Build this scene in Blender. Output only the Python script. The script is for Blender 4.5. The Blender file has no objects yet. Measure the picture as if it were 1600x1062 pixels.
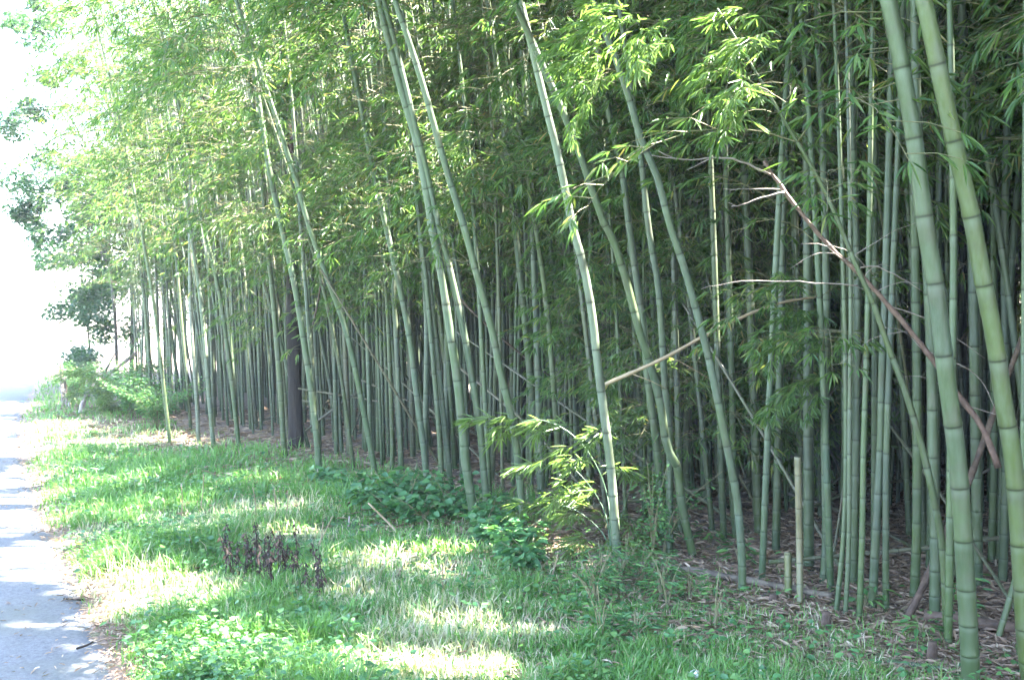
import bpy, math, random
import numpy as np
from mathutils import Vector

rng = np.random.default_rng(11)
random.seed(5)
S = bpy.context.scene
COL = S.collection
R = math.radians

# ------------------------------------------------------------------ camera
EYE = 1.6
F = 1556.0                      # focal length in photo pixels (1600 wide)
PITCH = math.atan(31 / F)       # horizon sits 31 px above the centre
cam = bpy.data.objects.new('camera', bpy.data.cameras.new('camera'))
COL.objects.link(cam)
cam.data.sensor_width = 36.0
cam.data.lens = 36.0 * F / 1600
cam.data.clip_start = 0.05
cam.data.clip_end = 3000
cam.location = (0, 0, EYE)
cam.rotation_euler = (math.pi / 2 - PITCH, 0, 0)
S.camera = cam

# ------------------------------------------------------------------ sky and sun
SUN_EL, SUN_AZ = R(52), R(86)   # azimuth clockwise from +Y (view axis)
SUN = np.array([math.sin(SUN_AZ) * math.cos(SUN_EL), math.cos(SUN_AZ) * math.cos(SUN_EL), math.sin(SUN_EL)])
w = bpy.data.worlds.new("World")
S.world = w
w.use_nodes = True
nt = w.node_tree
bg = nt.nodes['Background']
sky = nt.nodes.new('ShaderNodeTexSky')
sky.sky_type = 'NISHITA'
sky.sun_disc = False
sky.sun_elevation = SUN_EL
sky.sun_rotation = SUN_AZ
sky.air_density = 1.0
sky.dust_density = 2.5
nt.links.new(sky.outputs[0], bg.inputs[0])
bg.inputs[1].default_value = 0.105
sun = bpy.data.objects.new('sun', bpy.data.lights.new('sun', 'SUN'))
COL.objects.link(sun)
sun.data.energy = 5.0
sun.data.angle = R(0.5)
sun.data.color = (1.0, 0.965, 0.92)
sun.rotation_euler = Vector(SUN).to_track_quat('Z', 'Y').to_euler()
S.view_settings.view_transform = 'Standard'
S.view_settings.look = 'None'
S.view_settings.gamma = 1
S.view_settings.use_curve_mapping = False
S.view_settings.exposure = 4.8
S.cycles.max_bounces = 7
S.cycles.diffuse_bounces = 4
S.cycles.glossy_bounces = 2
S.cycles.transmission_bounces = 5
S.cycles.use_denoising = True
S.cycles.caustics_reflective = False
S.cycles.caustics_refractive = False

# ------------------------------------------------------------------ picture <-> place
CP, SP = math.cos(PITCH), math.sin(PITCH)
GZ = 0.05

def ray(u, v):
    a, b = (u - 800) / F, (531 - v) / F
    y = CP + b * SP
    return np.array([a / y, 1.0, (b * CP - SP) / y])

def at(u, v, d):
    return np.array([0, 0, EYE]) + ray(u, v) * d

def ground(u, v, z=GZ):
    r = ray(u, v)
    return np.array([0, 0, EYE]) + r * ((z - EYE) / r[2])

def project(p):
    p = np.asarray(p, float)
    x, y, z = p[..., 0], p[..., 1], p[..., 2] - EYE
    dep = np.maximum(y * CP - z * SP, 1e-3)
    return 800 + F * x / dep, 531 - F * (y * SP + z * CP) / dep, y * CP - z * SP

E0, ED, EN = np.array([2.0, 4.6]), np.array([-.545, .839]), np.array([.839, .545])

def tq(x, y):
    """t along the grove's front edge, q metres into the grove from that edge"""
    rx, ry = np.asarray(x) - E0[0], np.asarray(y) - E0[1]
    t = rx * ED[0] + ry * ED[1]
    s = rx * EN[0] + ry * EN[1]
    return t, s - np.interp(t, [-20, -2, 0, 3, 7, 11, 16, 33, 60], [.3, .3, .0, .2, -.3, -.9, -1.0, .6, 3.5])

def from_tq(t, q):
    s = q + np.interp(t, [-20, -2, 0, 3, 7, 11, 16, 33, 60], [.3, .3, .0, .2, -.3, -.9, -1.0, .6, 3.5])
    return E0[0] + ED[0] * t + EN[0] * s, E0[1] + ED[1] * t + EN[1] * s

RY = np.array([-30, -4, 0, 4.43, 7.54, 12.4, 18, 24.9, 33, 45, 70, 120])
RX = np.array([15.5, 2.5, .62, -1.71, -3.52, -6.12, -8.85, -11.9, -15.3, -18.8, -24, -28])

def road_dist(x, y):
    return (x - np.interp(y, RY, RX)) * .88

_k = rng.normal(size=(24, 2)); _ph = rng.uniform(0, 6.28, 24)

def noise(x, y, scale=1.0, seed=0):
    v = 0
    for i in range(8):
        j = (i + seed * 5) % 24
        f = scale * (1 + i * .55)
        v = v + np.sin((_k[j, 0] * x + _k[j, 1] * y) * f * 2.2 + _ph[j]) / (1 + i * .5)
    return v / 3.0

def gz(x, y):
    d = np.clip(road_dist(x, y) / .35, 0, 1)
    return GZ * d * d * (3 - 2 * d) + .012 * noise(x, y, .8) * d

# ------------------------------------------------------------------ materials
def mat(name):
    m = bpy.data.materials.new(name)
    m.use_nodes = True
    n = m.node_tree
    b = n.nodes['Principled BSDF']
    return m, n, b

def N(n, t, **kw):
    x = n.nodes.new(t)
    for k, v in kw.items():
        setattr(x, k, v)
    return x

def ramp(n, fac, stops, interp='LINEAR'):
    r = N(n, 'ShaderNodeValToRGB')
    r.color_ramp.interpolation = interp
    el = r.color_ramp.elements
    while len(el) < len(stops):
        el.new(.5)
    for e, (p, c) in zip(el, stops):
        e.position = p
        e.color = (*c, 1) if len(c) == 3 else c
    n.links.new(fac, r.inputs[0])
    return r.outputs[0]

def noise_tex(n, scale, detail=4, rough=.6, vec=None):
    t = N(n, 'ShaderNodeTexNoise')
    t.inputs['Scale'].default_value = scale
    t.inputs['Detail'].default_value = detail
    t.inputs['Roughness'].default_value = rough
    if vec is not None:
        n.links.new(vec, t.inputs['Vector'])
    return t.outputs['Fac']

def math_node(n, op, a, b=None, c=None):
    x = N(n, 'ShaderNodeMath', operation=op)
    for i, v in enumerate((a, b, c)):
        if v is None:
            continue
        if isinstance(v, (int, float)):
            x.inputs[i].default_value = v
        else:
            n.links.new(v, x.inputs[i])
    return x.outputs[0]

def mix(n, fac, a, b, mode='MIX'):
    x = N(n, 'ShaderNodeMix', data_type='RGBA', blend_type=mode)
    for sock, v in ((x.inputs[0], fac), (x.inputs[6], a), (x.inputs[7], b)):
        if isinstance(v, (int, float)):
            sock.default_value = v
        elif isinstance(v, tuple):
            sock.default_value = (*v, 1)
        else:
            n.links.new(v, sock)
    return x.outputs[2]

def coords(n, which='Object'):
    return N(n, 'ShaderNodeTexCoord').outputs[which]

def leaf_mat(name, stops, trans=.4, rough=.38, tcol=1.45, spec=.5):
    m, n, b = mat(name)
    a = N(n, 'ShaderNodeAttribute', attribute_name='tint')
    c = ramp(n, a.outputs['Fac'], stops)
    n.links.new(c, b.inputs['Base Color'])
    b.inputs['Roughness'].default_value = rough
    b.inputs['Specular IOR Level'].default_value = spec
    tr = N(n, 'ShaderNodeBsdfTranslucent')
    n.links.new(mix(n, 1.0, c, (tcol * 1.06, tcol * 1.15, tcol * .62), 'MULTIPLY'), tr.inputs['Color'])
    ms = N(n, 'ShaderNodeMixShader')
    ms.inputs[0].default_value = trans
    n.links.new(b.outputs[0], ms.inputs[1])
    n.links.new(tr.outputs[0], ms.inputs[2])
    n.links.new(ms.outputs[0], n.nodes['Material Output'].inputs['Surface'])
    return m

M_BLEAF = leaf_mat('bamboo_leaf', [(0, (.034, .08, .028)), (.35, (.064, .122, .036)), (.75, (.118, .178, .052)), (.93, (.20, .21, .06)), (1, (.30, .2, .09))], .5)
M_GRASS = leaf_mat('grass_blade', [(0, (.068, .18, .042)), (.5, (.135, .28, .06)), (.8, (.215, .32, .075)), (.9, (.36, .35, .22)), (1, (.56, .49, .38))], .35, .5, 1.2)
M_WEED = leaf_mat('weed_leaf', [(0, (.042, .125, .048)), (.6, (.08, .20, .065)), (1, (.15, .27, .075))], .35, .5, 1.2)
M_TLEAF = leaf_mat('broad_leaf', [(0, (.025, .075, .04)), (.6, (.05, .12, .05)), (1, (.10, .18, .06))], .4, .5, 1.2)
M_LITTER = leaf_mat('dry_leaf', [(0, (.12, .075, .05)), (.5, (.26, .17, .115)), (.85, (.40, .29, .20)), (1, (.55, .44, .33))], .15, .7, 1.0)
M_SEED = leaf_mat('dark_seed_husk', [(0, (.018, .011, .010)), (.7, (.045, .026, .020)), (1, (.12, .065, .045))], .1, .8, 1.0)

def culm_material():
    m, n, b = mat('bamboo_culm')
    uv = N(n, 'ShaderNodeUVMap', uv_map='UVMap').outputs[0]
    sep = N(n, 'ShaderNodeSeparateXYZ')
    n.links.new(uv, sep.inputs[0])
    v = sep.outputs[1]
    fr = math_node(n, 'FRACT', v)
    info = N(n, 'ShaderNodeObjectInfo')
    col = info.outputs['Color']
    oc = coords(n)
    # waxy bloom: patchy, stronger toward the top of each internode
    st = N(n, 'ShaderNodeMapping')
    st.inputs['Scale'].default_value = (40, 40, 4)
    n.links.new(oc, st.inputs[0])
    streak = noise_tex(n, 1.0, 4, .65, st.outputs[0])
    blot = noise_tex(n, 7, 3, .6, oc)
    wax = math_node(n, 'MULTIPLY', ramp(n, streak, [(.3, (0, 0, 0)), (.75, (1, 1, 1))]), .38)
    wax = math_node(n, 'ADD', wax, math_node(n, 'MULTIPLY', fr, .07))
    hi = math_node(n, 'SMOOTH_MIN', 1.0, math_node(n, 'MULTIPLY', v, .16), .2)
    wax = math_node(n, 'MULTIPLY', wax, hi)
    c = mix(n, wax, col, (.15, .175, .135))
    # each internode a little different
    fl = math_node(n, 'FLOOR', v)
    wn = N(n, 'ShaderNodeTexWhiteNoise', noise_dimensions='2D')
    cmb = N(n, 'ShaderNodeCombineXYZ')
    n.links.new(fl, cmb.inputs[0]); n.links.new(info.outputs['Random'], cmb.inputs[1])
    n.links.new(cmb.outputs[0], wn.inputs['Vector'])
    c = mix(n, math_node(n, 'MULTIPLY', wn.outputs['Value'], .38), c, (.085, .11, .035))
    # stains and lichen
    c = mix(n, math_node(n, 'MULTIPLY', ramp(n, blot, [(.50, (0, 0, 0)), (.68, (1, 1, 1))]), .62), c, (.065, .065, .042))
    # greener, mossier foot
    lo = ramp(n, math_node(n, 'MULTIPLY', v, .12), [(0, (1, 1, 1)), (.45, (.25, .25, .25)), (1, (0, 0, 0))])
    c = mix(n, math_node(n, 'MULTIPLY', lo, .55), c, (.035, .068, .016))
    # node: dark scar line, pale band just below it
    band = ramp(n, fr, [(.80, (0, 0, 0)), (.93, (1, 1, 1)), (.975, (1, 1, 1)), (.985, (0, 0, 0))])
    c = mix(n, math_node(n, 'MULTIPLY', band, .12), c, (.25, .28, .24))
    line = ramp(n, fr, [(0, (1, 1, 1)), (.012, (1, 1, 1)), (.030, (0, 0, 0)), (.985, (0, 0, 0)), (1, (1, 1, 1))])
    c = mix(n, math_node(n, 'MULTIPLY', line, .75), c, (.016, .014, .011))
    n.links.new(c, b.inputs['Base Color'])
    n.links.new(ramp(n, streak, [(.3, (.34,) * 3), (.7, (.55,) * 3)]), b.inputs['Roughness'])
    b.inputs['Specular IOR Level'].default_value = .4
    return m

M_CULM = culm_material()

def plain(name, stops, scale=12, stretch=(1, 1, 1), rough=.8, bump=.0, which='Object', detail=6):
    m, n, b = mat(name)
    mp = N(n, 'ShaderNodeMapping')
    mp.inputs['Scale'].default_value = stretch
    n.links.new(coords(n, which), mp.inputs[0])
    f = noise_tex(n, scale, detail, .65, mp.outputs[0])
    n.links.new(ramp(n, f, stops), b.inputs['Base Color'])
    b.inputs['Roughness'].default_value = rough
    if bump:
        bp = N(n, 'ShaderNodeBump')
        bp.inputs['Strength'].default_value = bump
        bp.inputs['Distance'].default_value = .02
        n.links.new(f, bp.inputs['Height'])
        n.links.new(bp.outputs[0], b.inputs['Normal'])
    return m

M_TWIG = plain('twig', [(.3, (.10, .10, .045)), (.7, (.20, .17, .09))], 9)
M_BARK = plain('dark_bark', [(.35, (.008, .005, .004)), (.6, (.022, .014, .010)), (.8, (.045, .03, .022))], 6, (3, 3, .5), .9, .8)
M_GREYBARK = plain('grey_bark', [(.35, (.05, .05, .045)), (.7, (.14, .13, .11))], 7, (3, 3, .6), .9, .6)
M_TAN = plain('dry_tan_culm', [(.3, (.17, .11, .06)), (.7, (.30, .22, .135))], 8, (1, 1, 1), .6)
M_BROWN = plain('dead_brown_wood', [(.3, (.035, .02, .013)), (.5, (.075, .046, .031)), (.7, (.13, .085, .06))], 18, (1, 1, 1), .8, .6)
M_RED = plain('reddish_dead_wood', [(.3, (.05, .027, .019)), (.5, (.11, .06, .044)), (.7, (.17, .105, .08))], 18, (1, 1, 1), .75, .5)
M_PALE = plain('bleached_twig', [(.3, (.15, .115, .095)), (.7, (.30, .24, .21))], 14, (1, 1, 1), .7)
M_OLD = plain('rotting_culm', [(.3, (.045, .033, .024)), (.5, (.11, .085, .062)), (.7, (.20, .16, .12))], 16, (1, 1, 1), .85, .6)
M_GREENCUT = plain('green_cane', [(.3, (.05, .10, .05)), (.7, (.11, .17, .09))], 9, (1, 1, 1), .5)
M_WHITE = plain('white_cap', [(.3, (.72, .70, .66)), (.7, (.85, .83, .8))], 30, (1, 1, 1), .6)

# ------------------------------------------------------------------ mesh plumbing
def mesh(name, V, faces, mats, uv=None, tint=None, midx=None, smooth=False):
    """V (n,3); faces: list of (m,k) index arrays; uv per vertex; tint per vertex; midx per faces-array"""
    me = bpy.data.meshes.new(name)
    V = np.ascontiguousarray(V, np.float32)
    me.vertices.add(len(V)); me.vertices.foreach_set('co', V.ravel())
    faces = [np.asarray(f, np.int32) for f in faces]
    keep = [i for i, f in enumerate(faces) if len(f)]
    if midx is None:
        midx = [0] * len(faces)
    midx = [midx[i] for i in keep]; faces = [faces[i] for i in keep]
    loops = np.concatenate([f.ravel() for f in faces])
    sizes = np.concatenate([np.full(len(f), f.shape[1], np.int32) for f in faces])
    starts = np.concatenate([[0], np.cumsum(sizes)[:-1]]).astype(np.int32)
    me.loops.add(len(loops)); me.loops.foreach_set('vertex_index', loops)
    me.polygons.add(len(sizes)); me.polygons.foreach_set('loop_start', starts)
    try:
        me.polygons.foreach_set('loop_total', sizes)
    except Exception:
        pass
    for m in mats:
        me.materials.append(m)
    if len(mats) > 1:
        mi = np.concatenate([np.full(len(f), k, np.int32) for f, k in zip(faces, midx)])
        me.polygons.foreach_set('material_index', mi)
    if smooth:
        me.polygons.foreach_set('use_smooth', np.ones(len(sizes), bool))
    if uv is not None:
        l = me.uv_layers.new(name='UVMap')
        l.data.foreach_set('uv', np.ascontiguousarray(uv[loops], np.float32).ravel())
    if tint is not None:
        a = me.attributes.new('tint', 'FLOAT', 'POINT')
        a.data.foreach_set('value', np.ascontiguousarray(tint, np.float32))
    me.update(calc_edges=True)
    return me

def link(name, me, parent=None, color=None):
    o = bpy.data.objects.new(name, me)
    COL.objects.link(o)
    if parent is not None:
        o.parent = parent
    if color is not None:
        o.color = (*color, 1)
    return o

def tag(o, label, cat, group=None, kind=None):
    if label: o['label'] = label
    if cat: o['category'] = cat
    if group: o['group'] = group
    if kind: o['kind'] = kind
    return o

def thing(name, loc, label, cat, group=None):
    o = bpy.data.objects.new(name, None)
    o.empty_display_size = .1
    o.location = [float(c) for c in loc]
    COL.objects.link(o)
    return tag(o, label, cat, group)

class Buf:
    """collects geometry"""
    def __init__(self):
        self.V, self.F, self.T, self.UV, self.M, self.n = [], [], [], [], [], 0
    def add(self, V, faces, tint=None, uv=None, m=0):
        V = np.asarray(V, np.float32)
        for f in (faces if isinstance(faces, list) else [faces]):
            self.F.append(np.asarray(f, np.int32) + self.n); self.M.append(m)
        self.V.append(V)
        self.T.append(np.full(len(V), .3, np.float32) if tint is None else np.broadcast_to(np.asarray(tint, np.float32), (len(V),)))
        self.UV.append(np.zeros((len(V), 2), np.float32) if uv is None else uv)
        self.n += len(V)
    def mesh(self, name, mats, origin=(0, 0, 0), smooth=False, uv=False):
        V = np.concatenate(self.V) - np.asarray(origin, np.float32)
        groups = {}
        for f, m in zip(self.F, self.M):
            groups.setdefault((m, f.shape[1]), []).append(f)
        ks = sorted(groups)
        return mesh(name, V, [np.concatenate(groups[k]) for k in ks], mats,
                    np.concatenate(self.UV) if uv else None, np.concatenate(self.T), [k[0] for k in ks], smooth)

def smooth_path(P, step=.08):
    """Catmull-Rom through the points, resampled evenly"""
    P = np.asarray(P, float)
    if len(P) == 2:
        out = P
    else:
        A = np.vstack([2 * P[0] - P[1], P, 2 * P[-1] - P[-2]])
        out = []
        for i in range(1, len(A) - 2):
            p0, p1, p2, p3 = A[i - 1:i + 3]
            for u in np.linspace(0, 1, 9)[:-1]:
                out.append(.5 * (2 * p1 + (p2 - p0) * u + (2 * p0 - 5 * p1 + 4 * p2 - p3) * u * u + (3 * p1 - p0 - 3 * p2 + p3) * u ** 3))
        out = np.array(out + [P[-1]])
    L = np.concatenate([[0], np.cumsum(np.linalg.norm(np.diff(out, axis=0), axis=1))])
    s = np.linspace(0, L[-1], max(3, int(L[-1] / step) + 1))
    return np.stack([np.interp(s, L, out[:, k]) for k in range(3)], 1), s

def frames(P, s):
    T = np.gradient(P, axis=0)
    T /= np.linalg.norm(T, axis=1)[:, None] + 1e-9
    ref = np.array([0, 1., 0]) if abs(T[:, 1]).mean() < .8 else np.array([1., 0, 0])
    A = np.cross(T, ref); A /= np.linalg.norm(A, axis=1)[:, None] + 1e-9
    return T, A, np.cross(A, T)

def tube(buf, path, rad, segs=8, tint=.3, m=0, cap=True, vcoord=None, uv=True):
    """rad: one radius per path point"""
    P = np.asarray(path, float)
    rad = np.broadcast_to(np.asarray(rad, float), (len(P),))
    _, A, B = frames(P, None)
    a = np.linspace(0, 2 * math.pi, segs, endpoint=False)
    V = (P[:, None] + rad[:, None, None] * (np.cos(a)[None, :, None] * A[:, None] + np.sin(a)[None, :, None] * B[:, None])).reshape(-1, 3)
    n = len(P)
    i, j = np.meshgrid(np.arange(n - 1), np.arange(segs), indexing='ij')
    q = np.stack([i * segs + j, i * segs + (j + 1) % segs, (i + 1) * segs + (j + 1) % segs, (i + 1) * segs + j], -1).reshape(-1, 4)
    vc = np.zeros(n) if vcoord is None else vcoord
    UV = np.stack([np.tile(a / 6.2832, n), np.repeat(vc, segs)], 1).astype(np.float32)
    fs = [q]
    if cap:
        fs.append(np.array([np.arange(segs)[::-1] + 0, np.arange(segs) + (n - 1) * segs]))
    buf.add(V, fs, tint, UV, m)

def wobble(P, amp, rr=rng):
    P = np.array(P, float)
    P[1:-1] += rr.normal(0, amp, (len(P) - 2, 3))
    return P

# ------------------------------------------------------------------ culms
def culm_nodes(L, rr, inter=.29):
    out, z = [0.0], 0.0
    k = 0
    while z < L:
        l = inter * min(1.0, .26 + .10 * k) * rr.uniform(.92, 1.08)
        z += l; k += 1
        out.append(min(z, L))
    return np.array(out)

def culm_geo(buf, path, s, r0, rr, segs=10, detail=True, taper=.8, inter=.29, top_cut=False):
    L = s[-1]
    nodes = culm_nodes(L, rr, inter)
    if detail:
        offs = np.array([0, .03, .09, .5, .93])
        mult = np.array([1.0, 1.075, 1.0, .985, 1.005])
    else:
        offs, mult = np.array([0, .5]), np.array([1.03, .99])
    ss, vv, mm = [], [], []
    for k in range(len(nodes) - 1):
        d = nodes[k + 1] - nodes[k]
        if d < 1e-4: continue
        ss += list(nodes[k] + offs * d); vv += list(k + offs); mm += list(mult)
    ss.append(L); vv.append(len(nodes) - 1); mm.append(1.0)
    ss = np.array(ss)
    P = np.stack([np.interp(ss, s, path[:, i]) for i in range(3)], 1)
    H = max(L, 3.0) if not top_cut else 12
    r = r0 * (1 - taper * np.clip(ss / H, 0, 1) ** 1.3) * np.array(mm)
    tube(buf, P, np.maximum(r, .003), segs, .3, 0, True, np.array(vv))
    return nodes

def extend(P, L_total, rr, droop=.014):
    """carry a traced culm on upward past the frame, nodding over"""
    P = [np.array(p, float) for p in P]
    L = sum(np.linalg.norm(P[i + 1] - P[i]) for i in range(len(P) - 1))
    d = P[-1] - P[-2]; d /= np.linalg.norm(d)
    hd = np.array([d[0], d[1], 0]); hd /= np.linalg.norm(hd) + 1e-6
    k = 0
    while L < L_total:
        st = min(.6, L_total - L + .01)
        d = d + hd * droop * (1 + .35 * k) + np.array([0, 0, -.004 * k * k * .5])
        d /= np.linalg.norm(d)
        P.append(P[-1] + d * st); L += st; k += 1
    return P

# ------------------------------------------------------------------ bamboo sprays (numpy templates)
def spray_template(rr, n_twig, n_leaf, leaf_len, leaf_w, hexa, length=.95, sag=(-.75, -.05)):
    el = rr.uniform(.35, .75)
    P = [np.zeros(3)]; d = np.array([math.cos(el), 0, math.sin(el)])
    for i in range(7):
        P.append(P[-1] + d * length / 7)
        d = d + np.array([0, rr.normal(0, .05), -.17 - .03 * i]); d /= np.linalg.norm(d)
    P = np.array(P)
    leaves, segs = [], [(P[i], P[i + 1], .0035 * (1 - i / 9)) for i in range(7)]
    def fan(p, d, n):
        d = d / np.linalg.norm(d)
        side = np.cross(d, [0, 0, 1.0]); side /= np.linalg.norm(side) + 1e-6
        for j in range(n):
            a = (j - (n - 1) / 2) * rr.uniform(.35, .6)
            dd = d * math.cos(a) + side * math.sin(a) + np.array([0, 0, rr.uniform(*sag)])
            dd /= np.linalg.norm(dd)
            nn = np.cross(np.cross(dd, [0, 0, 1.0]) + 1e-4, dd); nn /= np.linalg.norm(nn) + 1e-6
            sd = np.cross(dd, nn); ro = rr.normal(0, .55)
            sd = sd * math.cos(ro) + nn * math.sin(ro)
            up = np.cross(sd, dd)
            L = leaf_len * rr.uniform(.65, 1.2)
            leaves.append((p + dd * rr.uniform(0, .03), dd, sd, up, L, leaf_w * rr.uniform(.75, 1.15), rr.uniform(0, 1)))
    for k in range(n_twig):
        u = .22 + .75 * (k + rr.uniform(0, 1)) / n_twig
        p = np.array([np.interp(u * 7, range(8), P[:, c]) for c in range(3)])
        sg = 1 if k % 2 else -1
        L = rr.uniform(.14, .34) * (1.25 - u * .6)
        d = np.array([rr.uniform(.5, 1.0), sg * rr.uniform(.5, 1.0), rr.uniform(-.25, .4)]); d /= np.linalg.norm(d)
        e1 = p + d * L * .55
        d2 = d + np.array([.15, 0, -.3]); d2 /= np.linalg.norm(d2)
        e = e1 + d2 * L * .45
        segs += [(p, e1, .002), (e1, e, .0015)]
        fan(e, d2, n_leaf)
        if n_leaf > 3:
            fan(e1, d + np.array([0, -sg * .5, 0]), 2)
    fan(P[-1], P[-1] - P[-2], n_leaf + 1)
    V, T = [], []
    for (p, dd, sd, up, L, wd, ti) in leaves:
        if hexa:
            V.append([p, p + dd * L * .3 + sd * wd * .5 + up * L * .02, p + dd * L * .68 + sd * wd * .36 - up * L * .03,
                      p + dd * L - up * L * .13, p + dd * L * .68 - sd * wd * .36 - up * L * .03, p + dd * L * .3 - sd * wd * .5 + up * L * .02])
        else:
            V.append([p, p + dd * L * .4 + sd * wd * .5, p + dd * L - up * L * .1, p + dd * L * .4 - sd * wd * .5])
        T.append(ti)
    V = np.array(V, np.float32)
    tw = []
    for a, b, r in segs:
        d = b - a; d /= np.linalg.norm(d) + 1e-9
        x = np.cross(d, [.3, .2, 1.0]); x /= np.linalg.norm(x) + 1e-9
        y = np.cross(d, x)
        tw.append([a + x * r, a + (-.5 * x + .87 * y) * r, a + (-.5 * x - .87 * y) * r, b + x * r, b + (-.5 * x + .87 * y) * r, b + (-.5 * x - .87 * y) * r])
    return V, np.array(T, np.float32), np.array(tw, np.float32)

_r = np.random.default_rng(3)
FINE = [spray_template(_r, 12, 5, .098, .0135, True) for _ in range(10)]
MED = [spray_template(_r, 9, 5, .11, .018, False) for _ in range(8)]
COARSE = [spray_template(_r, 5, 2, .34, .075, False) for _ in range(6)]
SAPL = [spray_template(_r, 6, 4, .16, .017, True, .85, (-.4, .25)) for _ in range(5)]

# a map of the openings that let sun through, laid out square to the sun's rays
SA = np.cross(SUN, [0, 0, 1.0]); SA /= np.linalg.norm(SA)
SB = np.cross(SA, SUN)
CELL, HALF = .03, 40.0
GRID = int(2 * HALF / CELL)
OPEN = np.full((GRID, GRID), 1e9, np.float32)

def open_sun(p, r, soft=.35, off=.12):
    """no leaf may stand between the point p and the sun within radius r"""
    p = np.asarray(p, float)
    a, b, d = p @ SA, p @ SB, p @ SUN
    k = int((r * 1.5) / CELL) + 2
    ia, ib = int((a + HALF) / CELL), int((b + HALF) / CELL)
    yy, xx = np.mgrid[-k:k + 1, -k:k + 1] * CELL
    ang = np.arctan2(yy, xx)
    ph = rng.uniform(0, 6.28, 3)
    rad = r * (1 + soft * (.5 * np.sin(2 * ang + ph[0]) + .35 * np.sin(3 * ang + ph[1]) + .25 * np.sin(7 * ang + ph[2])))
    m = np.hypot(xx, yy) < rad
    sl = OPEN[ia - k:ia + k + 1, ib - k:ib + k + 1]
    sl[m.T] = np.minimum(sl[m.T], d + off)

def lit(C):
    """True where a leaf at C would block an opening"""
    a = ((C @ SA + HALF) / CELL).astype(int); b = ((C @ SB + HALF) / CELL).astype(int)
    ok = (a >= 0) & (a < GRID) & (b >= 0) & (b < GRID)
    a, b = np.clip(a, 0, GRID - 1), np.clip(b, 0, GRID - 1)
    return ok & (C @ SUN > OPEN[a, b])

def add_sprays(buf, pos, yaw, pitch, scale, rr, lod, tint_shift=0.0, twigs=True, keep=1.0, old_share=.025, carve=True, cap=.9):
    """pos (n,3), yaw/pitch/scale (n)"""
    temps = {'fine': FINE, 'med': MED, 'coarse': COARSE, 'sapling': SAPL}[lod]
    which = rr.integers(0, len(temps), len(pos))
    for t, (LV, LT, TW) in enumerate(temps):
        k = np.nonzero(which == t)[0]
        if not len(k): continue
        cy, sy, cp, sp = np.cos(yaw[k]), np.sin(yaw[k]), np.cos(pitch[k]), np.sin(pitch[k])
        Rm = np.zeros((len(k), 3, 3), np.float32)
        Rm[:, 0, 0] = cy * cp; Rm[:, 0, 1] = -sy; Rm[:, 0, 2] = -cy * sp
        Rm[:, 1, 0] = sy * cp; Rm[:, 1, 1] = cy;  Rm[:, 1, 2] = -sy * sp
        Rm[:, 2, 0] = sp;      Rm[:, 2, 2] = cp
        # smaller sprays have fewer, not tinier, leaves: scale positions, keep leaf size near 1
        base = LV[:, :1]
        sc = scale[k][:, None, None, None]
        lv = base[None] * sc + (LV - base)[None] * (.45 + .55 * np.clip(sc, .6, 1.3))
        W = np.einsum('nij,nlvj->nlvi', Rm, lv) + pos[k][:, None, None, :].astype(np.float32)
        nv = W.shape[2]
        W = W.reshape(-1, nv, 3)
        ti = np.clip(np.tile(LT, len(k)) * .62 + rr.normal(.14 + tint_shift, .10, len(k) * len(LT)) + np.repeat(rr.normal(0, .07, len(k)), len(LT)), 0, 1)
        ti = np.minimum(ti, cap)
        old = rr.uniform(0, 1, len(ti)) < old_share
        ti[old] = rr.uniform(.9, 1, old.sum())
        ok = ~lit(W.mean(1)) if carve else np.ones(len(W), bool)
        if keep < 1: ok &= rr.uniform(0, 1, len(ok)) < keep
        W, ti = W[ok], ti[ok]
        if len(W):
            idx = np.arange(len(W) * nv).reshape(-1, nv)
            f = idx if nv == 4 else np.concatenate([idx[:, [0, 1, 2, 3]], idx[:, [0, 3, 4, 5]]])
            buf.add(W.reshape(-1, 3), f, np.repeat(ti, nv))
        if twigs and lod != 'coarse':
            tw = np.einsum('nij,nsvj->nsvi', Rm, TW[None] * sc) + pos[k][:, None, None, :].astype(np.float32)
            tw = tw.reshape(-1, 6, 3); tw = tw[~lit(tw.mean(1))]
            if not len(tw): continue
            idx = np.arange(len(tw) * 6).reshape(-1, 6)
            f = np.concatenate([idx[:, [0, 1, 4, 3]], idx[:, [1, 2, 5, 4]], idx[:, [2, 0, 3, 5]]])
            buf.add(tw.reshape(-1, 3), f, .5, None, 1)

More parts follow.
